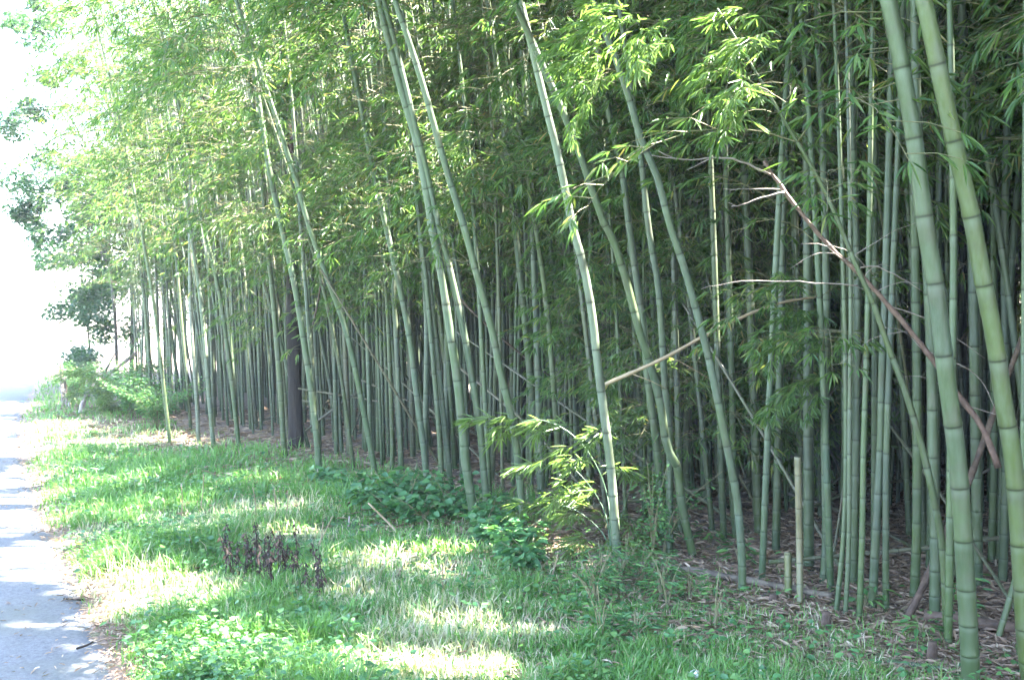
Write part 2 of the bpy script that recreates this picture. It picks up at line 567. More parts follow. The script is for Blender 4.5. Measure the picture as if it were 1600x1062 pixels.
def foliage(buf, path, s, nodes, h0, rr, tint_shift=0.0, dens=1.0, size=1.0, bias=.25, force=None):
    """two sprays at every node above height h0 (arc length), finest where the picture can see them"""
    L = s[-1]
    sel = nodes[(nodes > h0) & (nodes < L)]
    if not len(sel): return
    sel = np.repeat(sel, 4)
    if dens < 1: sel = sel[rr.uniform(0, 1, len(sel)) < dens]
    if not len(sel): return
    P = np.stack([np.interp(sel, s, path[:, i]) for i in range(3)], 1)
    n = len(sel)
    yaw0 = rr.uniform(0, 6.28)
    yaw = yaw0 + np.arange(n) % 4 * 1.57 + (np.arange(n) // 4 % 2) * .8 + rr.normal(0, .45, n)
    road = math.atan2(-EN[1], -EN[0])
    yaw = np.where(rr.uniform(0, 1, n) < bias, road + rr.normal(0, .7, n), yaw)
    pitch = rr.normal(-.05, .18, n)
    u = (sel - h0) / max(L - h0, .5)
    sc = size * (.72 + .5 * np.sin(np.clip(u * 1.15 + .25, 0, 1) * math.pi) ** .8) * rr.uniform(.5, 1.5, n)
    kp = noise(P[:, 0] + .7 * P[:, 2], P[:, 1] - .6 * P[:, 2] + 3, .9, 2) + .8 * noise(P[:, 2] * 2.2, P[:, 0] * .4, 1.0, 3) > -.62
    P, yaw, pitch, sc, n = P[kp], yaw[kp], pitch[kp], sc[kp], int(kp.sum())
    if not n: return
    U, Vv, D = project(P + np.stack([np.cos(yaw), np.sin(yaw), 0 * yaw], 1) * .4)
    mg = 30 + 1.35 * F / np.maximum(D, 1)
    infr = (U > -mg) & (U < 1600 + mg) & (Vv > -mg) & (Vv < 1062 + mg) & (D > .3)
    if force:
        add_sprays(buf, P, yaw, pitch, sc, rr, force, tint_shift)
        return
    a = infr & (D < 13); b = infr & (D >= 13); c = ~infr
    for m, l in ((a, 'fine'), (b, 'med'), (c, 'coarse')):
        if m.any():
            add_sprays(buf, P[m], yaw[m], pitch[m], sc[m], rr, l, tint_shift)

# ------------------------------------------------------------------ sun patches seen in the photograph
def on_culm(bu, bv, u, v, lean=.5):
    b = ground(bu, bv); r = ray(u, v)
    return np.array([0, 0, EYE]) + r * ((b[1] - lean * b[0]) / (1 - lean * r[0]))
EXTRA = {'stout blue grey culm rising': [(u, v, 5.75) for u, v in [(1275, 500), (1305, 495), (1262, 520), (1315, 540), (1290, 515), (1275, 605), (1305, 598), (1262, 625), (1290, 612), (1325, 600)]],
         'pale leaning bamboo culm passing': [(u, v, 4.7) for u, v in [(1085, 55), (1060, 40), (1050, 65), (1030, 45), (1025, 70), (1000, 60), (1000, 80), (990, 100), (975, 90), (975, 115), (960, 130), (945, 150), (990, 45), (1045, 80)]],
         'olive bamboo culm bent': [(u, v, 4.45) for u, v in [(1225, 50), (1215, 65), (1225, 90), (1215, 105), (1222, 130), (1212, 150), (1228, 160), (1220, 40), (1205, 175)]]}
KEY = []
for u, v, r in [(895, 340, .09), (899, 365, .09), (905, 390, .10), (912, 420, .11), (917, 445, .11), (921, 470, .11), (927, 500, .11), (931, 530, .08), (943, 630, .09), (946, 655, .09), (948, 675, .09), (955, 740, .08), (958, 770, .08), (961, 800, .08), (962, 820, .08), (884, 295, .07), (875, 255, .06)]:
    p = on_culm(966, 875, u, v) + np.array([.02, -.02, 0])
    KEY.append(p)
def G(u, v, r):
    open_sun(ground(u, v), r)
for u, v, r in [(230, 930, .30), (265, 940, .30), (205, 910, .22), (170, 900, .25), (300, 955, .2), (110, 880, .3), (40, 870, .3), (75, 868, .22),
                (690, 975, .20), (740, 985, .20), (650, 965, .16), (775, 992, .14), (690, 1040, .24), (740, 1055, .22), (640, 1050, .18),
                (85, 665, .5), (130, 675, .5), (170, 690, .45), (250, 682, .4), (290, 690, .35), (320, 694, .25),
                (420, 800, .25), (450, 830, .25), (300, 830, .2), (280, 790, .2), (370, 800, .18), (600, 880, .18), (660, 890, .18), (700, 900, .15), (560, 870, .15),
                (520, 925, .14), (560, 930, .12), (860, 990, .10), (820, 985, .12), (900, 1000, .08), (480, 790, .15), (640, 870, .14),
                (30, 965, .12), (110, 965, .12), (130, 995, .1), (20, 800, .35), (40, 770, .35), (50, 845, .25), (20, 745, .4), (30, 700, .5), (40, 660, .6), (30, 630, .8),
                (110, 800, .15), (140, 830, .15), (330, 760, .2), (250, 740, .2), (200, 715, .25), (400, 750, .2), (250, 910, .3), (440, 770, .15)]:
    G(u, v, r)
for p in KEY: open_sun(p, .10)
for u, v, d, r in [                   (830, 690, 6.7, .2), (790, 680, 6.7, .2), (870, 700, 6.7, .2), (860, 740, 6.7, .2), (890, 760, 6.7, .2), (900, 720, 6.7, .2), (760, 690, 6.7, .15), (830, 740, 6.7, .16), (930, 800, 6.75, .16), (850, 800, 6.65, .14), (880, 680, 6.7, .15),
                   
                   (500, 120, 9, .3), (470, 60, 9, .35), (530, 190, 9, .2), (700, 40, 8, .2), (760, 60, 8, .15), (820, 20, 7, .2), (880, 40, 7, .2),
                   (540, 190, 9, .18), (600, 40, 9, .3), (440, 30, 10, .35), (660, 180, 8, .15), (720, 160, 7.5, .15),
                   (300, 355, 13, .3), (305, 420, 13, .25), (312, 390, 13, .25), (305, 620, 13, .3), (298, 500, 13, .2),
                   (1050, 245, 5.7, .08), (1100, 246, 5.7, .08), (1150, 258, 5.7, .07), (1190, 290, 5.6, .1),
                   (1435, 600, 6.3, .08), (1435, 640, 6.3, .08), (1375, 850, 5.6, .06), (1372, 870, 5.6, .06), (1590, 700, 4.5, .07), (1594, 760, 4.5, .06), (1360, 610, 7, .05),
                   (230, 250, 15, .5), (200, 100, 15, .7), (260, 60, 15, .7), (320, 30, 14, .6), (160, 160, 17, .7), (250, 330, 14, .3), (380, 60, 13, .5), (350, 160, 13, .4)]:
    open_sun(at(u, v, d), r, .35, .12)
for _ in range(170):            # flecks on the culms and the floor inside
    t, q = rng.uniform(-1, 26), rng.uniform(.2, 6)
    x, y = from_tq(t, q)
    open_sun((x, y, rng.uniform(0, 3.2)), rng.uniform(.05, .13))
for _ in range(260):            # gaps that let light onto the outer leaves of the far half
    t, q = rng.uniform(4, 17), rng.uniform(-.8, 1.2)
    x, y = from_tq(t, q)
    open_sun((x, y, rng.uniform(2.3, 8)), rng.uniform(.12, .40))
for _ in range(170):
    t, q = rng.uniform(8, 18), rng.uniform(-1.2, .8)
    x, y = from_tq(t, q)
    open_sun((x, y, rng.uniform(2.5, 9)), rng.uniform(.12, .4))
for _ in range(160):            # dapple over verge and road
    t, q = rng.uniform(-3, 30), -abs(rng.uniform(0, 8))
    x, y = from_tq(t, q)
    open_sun((x, y, .05), rng.uniform(.04, .16))

for k_, e_ in EXTRA.items():
    if not k_.startswith('stout'):
        for p_ in e_:
            open_sun(at(*p_), .28); KEY.append(at(*p_))
for u, v in [(790, 672), (812, 662), (835, 655), (860, 662), (885, 672), (905, 692), (845, 735), (875, 722), (895, 735), (950, 690), (930, 740), (860, 790), (890, 792)]:
    open_sun(at(u, v, 6.7), .17)
    if (u, v) in ((812, 662), (835, 655), (860, 662), (885, 672), (875, 722), (895, 735)): KEY.append(at(u, v, 6.7))
KEY = np.array(KEY)

# ------------------------------------------------------------------ ground and road
def build_ground():
    xs = np.unique(np.concatenate([np.linspace(-900, -30, 12), np.arange(-30, 16, .25), np.linspace(16, 900, 12)]))
    ys = np.unique(np.concatenate([np.linspace(-900, -8, 8), np.arange(-8, 40, .25), np.linspace(40, 1200, 14)]))
    X, Y = np.meshgrid(xs, ys)
    near = (np.abs(X) < 60) & (np.abs(Y) < 80)
    Z = np.where(near, gz(X, Y), GZ)
    Z = np.where((road_dist(X, Y) < 0) & near, -.03, Z)
    V = np.stack([X, Y, Z], -1).reshape(-1, 3)
    n = len(xs)
    i, j = np.meshgrid(np.arange(len(ys) - 1), np.arange(n - 1), indexing='ij')
    q = np.stack([i * n + j, i * n + j + 1, (i + 1) * n + j + 1, (i + 1) * n + j], -1).reshape(-1, 4)
    _, qq = tq(V[:, 0], V[:, 1])
    litter = np.maximum(np.clip((qq + 1.0) / 1.2, 0, 1), np.clip(1.2 - np.abs(road_dist(V[:, 0], V[:, 1]) - .05) / .3, 0, 1))
    m, nn, b = mat('soil_and_litter')
    a = N(nn, 'ShaderNodeAttribute', attribute_name='tint')
    oc = coords(nn)
    f1 = noise_tex(nn, 3.0, 6, .7, oc); f2 = noise_tex(nn, 45, 5, .7, oc)
    soil = mix(nn, f2, (.10, .075, .055), (.27, .19, .14))
    green = mix(nn, f2, (.035, .075, .025), (.10, .16, .05))
    fac = math_node(nn, 'ADD', a.outputs['Fac'], math_node(nn, 'MULTIPLY', math_node(nn, 'SUBTRACT', f1, .5), 1.2))
    fac = ramp(nn, fac, [(.3, (0, 0, 0)), (.7, (1, 1, 1))])
    nn.links.new(mix(nn, fac, green, soil), b.inputs['Base Color'])
    b.inputs['Roughness'].default_value = .95
    bp = N(nn, 'ShaderNodeBump'); bp.inputs['Strength'].default_value = .7; bp.inputs['Distance'].default_value = .02
    nn.links.new(f2, bp.inputs['Height']); nn.links.new(bp.outputs[0], b.inputs['Normal'])
    o = link('ground', mesh('ground', V, [q], [m], None, litter, None, True))
    tag(o, 'earth of the verge and the grove floor', None, None, 'structure')

def build_road():
    ys = np.concatenate([np.arange(-20, 40, .05), np.arange(40, 120, 2)])
    xr = np.interp(ys, RY, RX)
    k = np.ones(9) / 9
    xr = np.convolve(np.pad(xr, 4, 'edge'), k, 'valid')
    xr = xr + .03 * noise(ys, ys * 0, 1.6, 1) + .025 * noise(ys, ys * 0, 6, 2) + .012 * noise(ys, ys * 0, 17, 3)
    cols = [xr, xr - .12, xr - .6, xr - 1.6, xr - 3.0, xr - 4.6]
    zz = [-.028, .004, .012, .02, .02, .004]
    V = np.stack([np.stack([c, ys, np.full(len(ys), z)], 1) for c, z in zip(cols, zz)], 1).reshape(-1, 3)
    n = 6
    i, j = np.meshgrid(np.arange(len(ys) - 1), np.arange(5), indexing='ij')
    q = np.stack([i * n + j + 1, i * n + j, (i + 1) * n + j, (i + 1) * n + j + 1], -1).reshape(-1, 4)
    m, nn, b = mat('asphalt')
    oc = coords(nn)
    f1 = noise_tex(nn, 1.6, 6, .7, oc); f2 = ramp(nn, noise_tex(nn, 48, 6, .85, oc), [(.32, (0, 0, 0)), (.68, (1, 1, 1))])
    c = mix(nn, f2, (.045, .047, .053), (.19, .192, .20))
    c = mix(nn, ramp(nn, f1, [(.45, (0, 0, 0)), (.7, (.7, .7, .7))]), c, (.105, .108, .085))
    nn.links.new(c, b.inputs['Base Color'])
    b.inputs['Roughness'].default_value = .85
    bp = N(nn, 'ShaderNodeBump'); bp.inputs['Strength'].default_value = .4; bp.inputs['Distance'].default_value = .006
    nn.links.new(f2, bp.inputs['Height']); nn.links.new(bp.outputs[0], b.inputs['Normal'])
    o = link('road', mesh('road', V, [q], [m], None, None, None, True))
    tag(o, 'grey asphalt lane dappled with sun along the grass verge', None, None, 'structure')

build_ground()
build_road()

# ------------------------------------------------------------------ bamboo: hand placed
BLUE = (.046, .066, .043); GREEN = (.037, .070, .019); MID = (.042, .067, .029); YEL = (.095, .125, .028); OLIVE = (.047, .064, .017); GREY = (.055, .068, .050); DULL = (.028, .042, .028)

def hand_path(pts, base=None, lean=.5):
    """pts bottom to top in the photograph; the first lies on the ground; leaning out over the verge brings a culm nearer"""
    b = ground(*(base or pts[0]))
    out = [np.array([b[0], b[1], float(gz(b[0], b[1])) - .03])]
    for (u, v) in pts[1:]:
        r = ray(u, v)
        a = r[0]
        D = (b[1] - lean * b[0]) / (1 - lean * a)
        out.append(np.array([0, 0, EYE]) + r * D)
    return out

HAND_XY = []
N_BAMBOO = [0]

def make_bamboo(P, r0, color, label, group, seed, L=None, h0=None, hv=None, detail=True, segs=10, tint=0.0, size=1.0, dens=1.0, bias=.3, taper=.8, inter=.29, leaves=True, extra=(), sunny=False):
    rr = np.random.default_rng(seed)
    if L: P = extend(P, L, rr)
    path, s = smooth_path(P)
    root = thing('bamboo', P[0] + np.array([0, 0, .03]), label, 'bamboo', group)
    o = np.array(root.location)
    buf = Buf()
    nodes = culm_geo(buf, path, s, r0, rr, segs, detail, taper, inter)
    link('culm', buf.mesh('culm', [M_CULM], o, True, True), root, tuple(c * .74 for c in color))
    if leaves:
        if h0 is None:
            _, vv, _ = project(path)
            h0 = s[np.argmin(np.abs(vv - hv))] if hv is not None else s[np.argmin(np.abs(vv + (800 if r0 > .035 and P[0][1] < 5 else 260 if P[0][1] < 6 else 60)))]
        fb = Buf()
        foliage(fb, path, s, nodes, h0, rr, tint, dens, size, bias)
        if extra:
            e = np.array([at(u, v, d_) for u, v, d_ in extra]); m_ = len(e)
            add_sprays(fb, e, math.pi + rr.normal(.2, .5, m_), rr.normal(-.25, .25, m_), rr.uniform(.26, .44, m_), rr, 'fine', .22 if sunny else .1, cap=.72, old_share=0, carve=not sunny)  # sunny sprays get a paler leaf tint to look sunlit
        if fb.n:
            link('foliage', fb.mesh('foliage', [M_BLEAF, M_TWIG], o), root)
    N_BAMBOO[0] += 1
    return root

# (points bottom to top, width px, colour, lowest leaves at y (None: above the frame), total length, label)
HAND = [
 ([(1518, 1078), (1514, 995), (1507, 870), (1502, 791), (1495, 708), (1484, 627), (1473, 541), (1462, 447), (1446, 354), (1433, 248), (1416, 143), (1395, 33), (1388, 0)], 27, (.042, .062, .030), None, 9.5, 'thick blue green bamboo culm at the very front, left of the yellow green one'),
 ([(1615, 1085), (1603, 1000), (1592, 828), (1582, 708), (1569, 635), (1554, 530), (1533, 422), (1521, 354), (1511, 307), (1484, 190), (1457, 63), (1442, -5)], 27, (.075, .095, .023), None, 9.5, 'thickest yellow green bamboo culm leaning across the front at the edge of the frame'),
 ([(1496, 905), (1492, 760), (1491, 600), (1490, 500), (1489, 380), (1485, 290), (1478, 220), (1463, 140), (1448, 83), (1420, 0)], 10, (.06, .055, .04), None, 8, 'thin purplish culm bowing out between the two thickest front bamboos'),
 ([(1460, 975), (1461, 850), (1458, 708), (1456, 600), (1450, 440), (1440, 300), (1432, 150), (1428, 0)], 16, BLUE, None, 8, 'straight blue grey bamboo culm half hidden behind the thick blue green front culm'),
 ([(1362, 955), (1371, 790), (1376, 708), (1379, 560), (1383, 480), (1386, 354), (1390, 200), (1396, 0)], 13, BLUE, None, 8, 'blue grey bamboo culm with dark node rings standing left of its close twin'),
 ([(1384, 957), (1384, 850), (1385, 708), (1389, 580), (1393, 480), (1398, 354), (1405, 180), (1412, 0)], 10, BLUE, None, 8, 'narrower blue grey culm close beside the dark ringed one, bases almost touching'),
 ([(1342, 972), (1347, 840), (1349, 708), (1354, 540), (1358, 354), (1361, 160), (1364, 0)], 9, GREEN, 40, 8, 'slim green bamboo culm just left of the sunflecked pair of blue grey culms'),
 ([(1333, 915), (1335, 820), (1337, 708), (1339, 560), (1340, 450), (1337, 354), (1332, 200), (1330, 60)], 12, BLUE, 120, 7, 'bluish culm with black node rings standing behind two thin green canes'),
 ([(1305, 962), (1318, 840), (1322, 708), (1321, 560), (1318, 430), (1314, 300), (1310, 180)], 8, MID, 20, 6.5, 'thin green cane, the outer one of a pair sharing one clump behind the leaf litter'),
 ([(1320, 968), (1326, 850), (1327, 708), (1328, 600), (1329, 480), (1328, 350), (1326, 200)], 7, GREY, 40, 6.5, 'thin pale cane, the inner one of a pair sharing one clump behind the leaf litter'),
 ([(1286, 912), (1291, 840), (1289, 708), (1289, 600), (1291, 490), (1290, 390), (1286, 250)], 13, BLUE, 330, 7, 'stout blue grey culm rising behind the cut tan bamboo stump'),
 ([(1482, 998), (1478, 950), (1475, 880), (1467, 818), (1443, 708), (1413, 607), (1387, 540), (1367, 480), (1340, 420), (1313, 354), (1285, 290), (1262, 250)], 12, OLIVE, 330, 3.3, 'olive bamboo culm bent sharply over and crossing the dead brown branch'),
 ([(1481, 1010), (1484, 870), (1485, 775), (1487, 600), (1490, 420), (1488, 200), (1484, 0)], 12, GREEN, None, 8, 'mossy green culm showing only beside the thick blue green culm near its foot'),
 ([(1428, 940), (1432, 840), (1433, 708), (1432, 560), (1429, 354), (1424, 160), (1420, 0)], 14, GREEN, None, 8, 'green bamboo culm with dark rings behind the leaning brown dead cane'),
 ([(1527, 920), (1526, 760), (1523, 600), (1520, 400), (1514, 283), (1510, 167), (1502, 0)], 16, BLUE, None, 8, 'wide bluish culm framed between the two thickest front culms'),
 ([(1549, 880), (1551, 800), (1553, 708), (1553, 500), (1552, 300), (1550, 100), (1549, 0)], 11, GREEN, None, 8, 'dark green culm behind the yellow green one, nearest its lower half'),
 ([(1566, 915), (1570, 800), (1572, 708), (1571, 560), (1570, 354), (1574, 200), (1578, 0)], 13, BLUE, None, 8, 'bluish culm standing straight behind the yellow green one'),
 ([(1560, 880), (1568, 640), (1573, 540), (1583, 387), (1594, 250), (1608, 60)], 12, MID, None, 7.5, 'culm leaning the opposite way to the big yellow green one, toward the frame edge'),
 ([(1594, 1036), (1596, 930), (1598, 830), (1600, 650), (1602, 300), (1603, 0)], 11, GREEN, None, 8, 'last green culm at the frame edge, its foot in low grass'),
 # middle
 ([(1157, 928), (1160, 895), (1153, 791), (1138, 708), (1110, 571), (1093, 504), (1067, 411), (1047, 354), (1027, 277), (1000, 213), (982, 150), (965, 100), (945, 50)], 12.5, (.075, .10, .07), 120, 7.5, 'pale leaning bamboo culm passing in front of the long tan arching cane'),
 ([(1045, 868), (1046, 800), (1047, 708), (1046, 687), (1038, 587), (1033, 504), (1027, 437), (1013, 354), (1000, 233), (990, 167), (975, 60)], 11, BLUE, 170, 7.5, 'bluish leaning culm directly behind the pale leaning one, almost parallel'),
 ([(1040, 845), (1026, 700), (1013, 600), (1005, 504), (997, 454), (983, 354), (972, 270), (952, 180), (935, 80)], 12, BLUE, 180, 7.5, 'blue grey culm second from the sun striped one, foot hidden in low leaves'),
 ([(1085, 872), (1065, 785), (1058, 725), (1043, 704), (1033, 637), (1017, 571), (1000, 521), (980, 444), (957, 371), (943, 347), (897, 217), (845, 97), (820, 40)], 13, MID, 60, 7.8, 'green culm with the strongest lean, crossing low beneath the tan arching cane'),
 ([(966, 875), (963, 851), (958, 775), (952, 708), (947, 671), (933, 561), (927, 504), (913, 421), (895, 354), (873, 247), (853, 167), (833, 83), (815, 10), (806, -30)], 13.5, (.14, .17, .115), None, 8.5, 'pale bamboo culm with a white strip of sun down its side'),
 ([(880, 800), (873, 710), (868, 647), (860, 537), (850, 441), (837, 354), (817, 227), (802, 150), (790, 80)], 9, OLIVE, 130, 7.5, 'olive culm beside the dead diagonal cane next to the reddish tree trunk'),
 ([(905, 770), (899, 650), (893, 571), (880, 487), (867, 437), (855, 354), (838, 230)], 10, BLUE, 230, 7.5, 'bluish culm between the olive one and the sun striped one'),
 ([(821, 842), (820, 835), (808, 708), (797, 640), (783, 587), (770, 521), (750, 447), (725, 354), (703, 283), (683, 213), (663, 140), (640, 67), (620, 10), (605, -40)], 12, (.055, .09, .05), 20, 8.5, 'green leaning culm whose foot stands behind the sunlit bamboo sapling'),
 ([(744, 822), (743, 818), (728, 725), (725, 687), (715, 594), (703, 514), (690, 427), (675, 354), (670, 320), (653, 227), (633, 160), (613, 87), (598, 27), (588, -20)], 14.5, (.052, .088, .048), 40, 9, 'thickest green culm of the middle, leaning, foot at the broadleaf weeds'),
 ([(764, 821), (763, 818), (755, 725), (750, 671), (737, 587), (723, 511), (703, 421), (685, 354), (665, 260), (647, 190), (630, 120)], 11, (.055, .09, .052), 100, 8.5, 'green leaning culm just right of the thickest middle one, feet close together'),
 ([(667, 765), (665, 687), (667, 521), (663, 437), (656, 354), (648, 250), (642, 150)], 9, BLUE, 260, 8, 'upright culm with pale node rings beside a slightly leaning one'),
 ([(692, 772), (687, 687), (680, 600), (673, 520), (665, 430), (655, 340)], 8, MID, 300, 8, 'culm with pale rings squeezed between the upright one and the thickest middle one'),
 ([(706, 770), (697, 687), (683, 554), (672, 450), (660, 354), (650, 260)], 9, (.065, .09, .062), 280, 8, 'greyish culm touching the thickest middle culm at its foot'),
 ([(669, 768), (663, 708), (650, 607), (640, 527), (620, 427), (603, 354), (580, 250), (563, 160), (547, 77), (533, 0), (525, -40)], 10, (.06, .095, .06), 30, 8.5, 'bluish green culm leaning past the upright ringed one, foot among weeds'),
 ([(612, 735), (613, 687), (608, 541), (603, 447), (593, 354), (585, 260)], 7, OLIVE, 330, 8, 'olive upright culm crossed by a thin diagonal cane'),
 ([(589, 753), (580, 704), (560, 601), (540, 514), (510, 431), (483, 354), (465, 290), (447, 233), (430, 180)], 9, (.05, .092, .04), 260, 8, 'bright green culm with the strongest lean left of the olive upright one'),
 ([(498, 742), (497, 708), (487, 614), (473, 521), (460, 444), (440, 354), (420, 260), (400, 130), (385, 50)], 10, (.05, .09, .045), 270, 8.5, 'green culm leaning past the dark trunk, foot out on the grass'),
 ([(497, 739), (490, 600), (483, 521), (477, 437), (470, 354), (464, 260)], 7, BLUE, 300, 8, 'thin bluish culm merging at its foot with the green one by the dark trunk'),
 ([(553, 735), (547, 687), (533, 587), (517, 504), (500, 431), (485, 380)], 6, OLIVE, 380, 7, 'thin olive culm leaning parallel behind the bright green one'),
 ([(695, 690), (702, 647), (727, 577), (757, 497), (768, 454), (785, 410), (800, 370), (820, 320)], 5.5, OLIVE, 330, 6, 'thin olive cane leaning the opposite way, passing behind the middle culms'),
 ([(578, 680), (590, 610), (603, 547), (618, 480), (632, 420), (645, 365)], 5, OLIVE, 350, 6, 'thin cane tilted the opposite way, crossing the olive upright culm'),
 ([(700, 690), (660, 625), (620, 567), (587, 511), (543, 437), (493, 364), (470, 330)], 4.5, DULL, 330, 6, 'very thin dark diagonal cane tilted across the rows'),
 ([(447, 712), (443, 687), (437, 587), (428, 480), (420, 400), (414, 330)], 9, OLIVE, 400, 8, 'stoutest olive culm in the rows next to the dark trunk'),
 # far end
 ([(376, 702), (373, 694), (357, 554), (340, 444), (318, 354), (308, 300)], 7, GREEN, 330, 9, 'green leaning culm closest to the grass right of the pale sunlit pair'),
 ([(335, 697), (333, 691), (323, 571), (313, 464), (300, 374), (292, 310)], 7, (.12, .15, .10), 330, 9, 'culm coloured pale as sunlit, with a slight lean, inner one of a pale pair'),  # pale colour stands in for sunlight on this culm and the next
 ([(311, 693), (310, 686), (307, 620), (298, 487), (297, 354), (298, 290)], 6, (.18, .19, .15), 320, 9, 'upright culm coloured pale as sunlit, outer one of a pale pair'),
 ([(266, 692), (265, 688), (253, 581), (240, 471), (220, 354), (208, 290)], 5.5, (.075, .12, .04), 340, 9, 'bright green culm standing alone on the lit grass near the fallen shrub'),
 ([(238, 650), (234, 580), (230, 520), (221, 430), (210, 360)], 5, MID, 360, 9, 'pale green culm just behind the lone one by the fallen shrub'),
 ([(298, 670), (293, 600), (287, 541), (280, 460), (275, 397)], 5, OLIVE, 400, 9, 'olive thin culm between the lone green one and the pale sunlit pair'),
]
for i, (pts, wpx, colr, hv, L, lab) in enumerate(HAND):
    P = hand_path(pts, lean=.06 if 'bent sharply' in lab else .5)
    HAND_XY.append(P[0][:2])
    d = P[min(len(P) - 1, len(P) // 2)][1]
    r0 = wpx * .5 * d / F * 1.06
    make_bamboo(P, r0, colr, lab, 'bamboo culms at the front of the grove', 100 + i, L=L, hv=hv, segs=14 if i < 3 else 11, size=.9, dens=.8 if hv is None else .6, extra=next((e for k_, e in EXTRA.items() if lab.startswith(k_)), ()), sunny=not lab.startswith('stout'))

# ------------------------------------------------------------------ bamboo: the rows behind
def y_low(u):
    return np.interp(u, [-100, 60, 150, 250, 330, 420, 520, 620, 700, 760, 860, 950, 1050, 1150, 1250, 1330, 1380, 1450, 1700],
                        [560, 560, 520, 450, 420, 430, 450, 440, 350, 400, 340, 280, 290, 340, 350, 280, 140, 60, 40])

def random_path(x, y, rr, L):
    lean = abs(rr.normal(.03, .03)) + .015
    az = math.atan2(-EN[1], -EN[0]) + rr.normal(0, .9)
    if rr.uniform() < .12: lean += rr.uniform(.06, .18)
    d = np.array([math.cos(az), math.sin(az)])
    h = np.linspace(0, 1, 8)
    off = lean * L * h + .10 * L * h ** 3.2 * rr.uniform(.5, 1.6)
    z = L * h * np.sqrt(np.maximum(.2, 1 - (lean + .1 * h ** 2) ** 2)) - .25 * h ** 5
    base = float(gz(x, y)) - .03
    return np.stack([x + d[0] * off, y + d[1] * off, base + z], 1)

cands = []
cell = .31
rr0 = np.random.default_rng(21)
for t in np.arange(-11, 27, cell):
    for q in np.arange(float(np.interp(t, [4, 8, 12], [.3, .8, 1.0])), float(np.interp(t, [-11, -3, 4, 10, 16, 22, 37], [11, 13, 13, 11, 8, 7, 6])), cell):
        if rr0.uniform() < (.05 if -3 < t < 9 else .38): continue
        tt, qq = t + rr0.uniform(-.22, .22), q + rr0.uniform(-.2, .22)
        x, y = from_tq(tt, qq)
        if y < 1.2 and abs(x) < 3.0: continue
        if min((x - hx) ** 2 + (y - hy) ** 2 for hx, hy in HAND_XY) < .16 ** 2: continue
        if math.hypot(x, y) < 3.4: continue
        u, v, d = project(np.array([x, y, 0.8]))
        if tt > 14.6 and u < 160 + 20 * (tt - 14.6): continue
        r = rr0.choice([.017, .021, .024, .028, .033], p=[.25, .25, .25, .15, .10])
        vis = (-20 < u < 1625) and d > 2
        # keep the view to the hand placed front culms clear
        if vis and 1330 < u < 1640 and d < 6.0: continue
        cands.append((float(x), float(y), float(r), float(u), float(d), bool(vis), float(tt), float(qq)))
vis = [c for c in cands if c[5]]
# crude visibility: rows already standing in front hide the deep ones
def size(c):
    return c[2] / c[4] * math.exp(-c[7] * .12)
vis.sort(key=size, reverse=True)
N_IND = 300 - len(HAND) - 19
indiv = set(id(c) for c in vis[:N_IND])
ZONES = [(330, 'thin bamboo culm far off where the grove meets the white sky', 'slender culms at the far end of the grove'),
         (620, 'slim culm in the dim rows around the blackish tree trunk', 'slim culms around the blackish trunk'),
         (1000, 'slim culm crowded in the dim rows around the reddish brown trunk', 'slim culms around the reddish trunk'),
         (1330, 'shaded culm in the crowded rows behind the long tan arching cane', 'culms behind the long tan arching cane'),
         (9999, 'shaded culm in the dark rows behind the two thickest front culms', 'culms in the dark rows behind the two thick ones')]
thick = Buf(); thickleaf = Buf()
PAL = [BLUE, MID, GREEN, OLIVE, GREY, DULL, MID, BLUE, (.085, .072, .05)]
depth_of = lambda t: np.interp(t, [-11, -3, 4, 10, 16, 22, 37], [11, 13, 13, 11, 8, 7, 6])
for i, c in enumerate(cands):
    x, y, r, u, d, v_, t, q = c
    rr = np.random.default_rng(1000 + i)
    L = rr.uniform(7.0, 9.6) * (.85 + 6 * min(r, .03))
    P = random_path(x, y, rr, L)
    # culms that would stand in the sun's way to the lit strips and sprays do not grow here
    pp, _ = smooth_path(P, .12)
    dl = pp[None] - KEY[:, None]
    al = dl @ SUN
    off = np.linalg.norm(dl - al[..., None] * SUN, axis=2)
    if ((off < r + .03) & (al > .15)).any(): continue
    if v_:
        yl = float(y_low(u)) + rr.normal(0, 45)
        if 880 < u < 1320 and d < 10.5 and rr.uniform() < .22:
            yl = rr.uniform(520, 800)           # the curtain of low leaves
        h0 = max(.35, EYE + (500 - yl) * d / F)
        if q > .88 * depth_of(t): h0 = rr.uniform(.2, 1.2)
    else:
        h0 = rr.uniform(2.0, 3.5)
    if id(c) in indiv:
        z = next(zz for zz in ZONES if u < zz[0])
        make_bamboo(list(P), r, tuple(np.array(PAL[rr.integers(0, 9)]) * rr.uniform(.5, 1.0) * (1 + rr.normal(0, .13, 3))), z[1], z[2], 3000 + i, h0=h0, detail=d < 9, segs=8 if d < 9 else 6,
                    size=.95 if h0 > 1.5 else .6, dens=.8, bias=.25)
    else:
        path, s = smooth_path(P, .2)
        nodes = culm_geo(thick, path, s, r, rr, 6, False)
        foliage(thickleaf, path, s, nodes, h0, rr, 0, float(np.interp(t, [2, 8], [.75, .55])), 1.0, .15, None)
nlow = 0
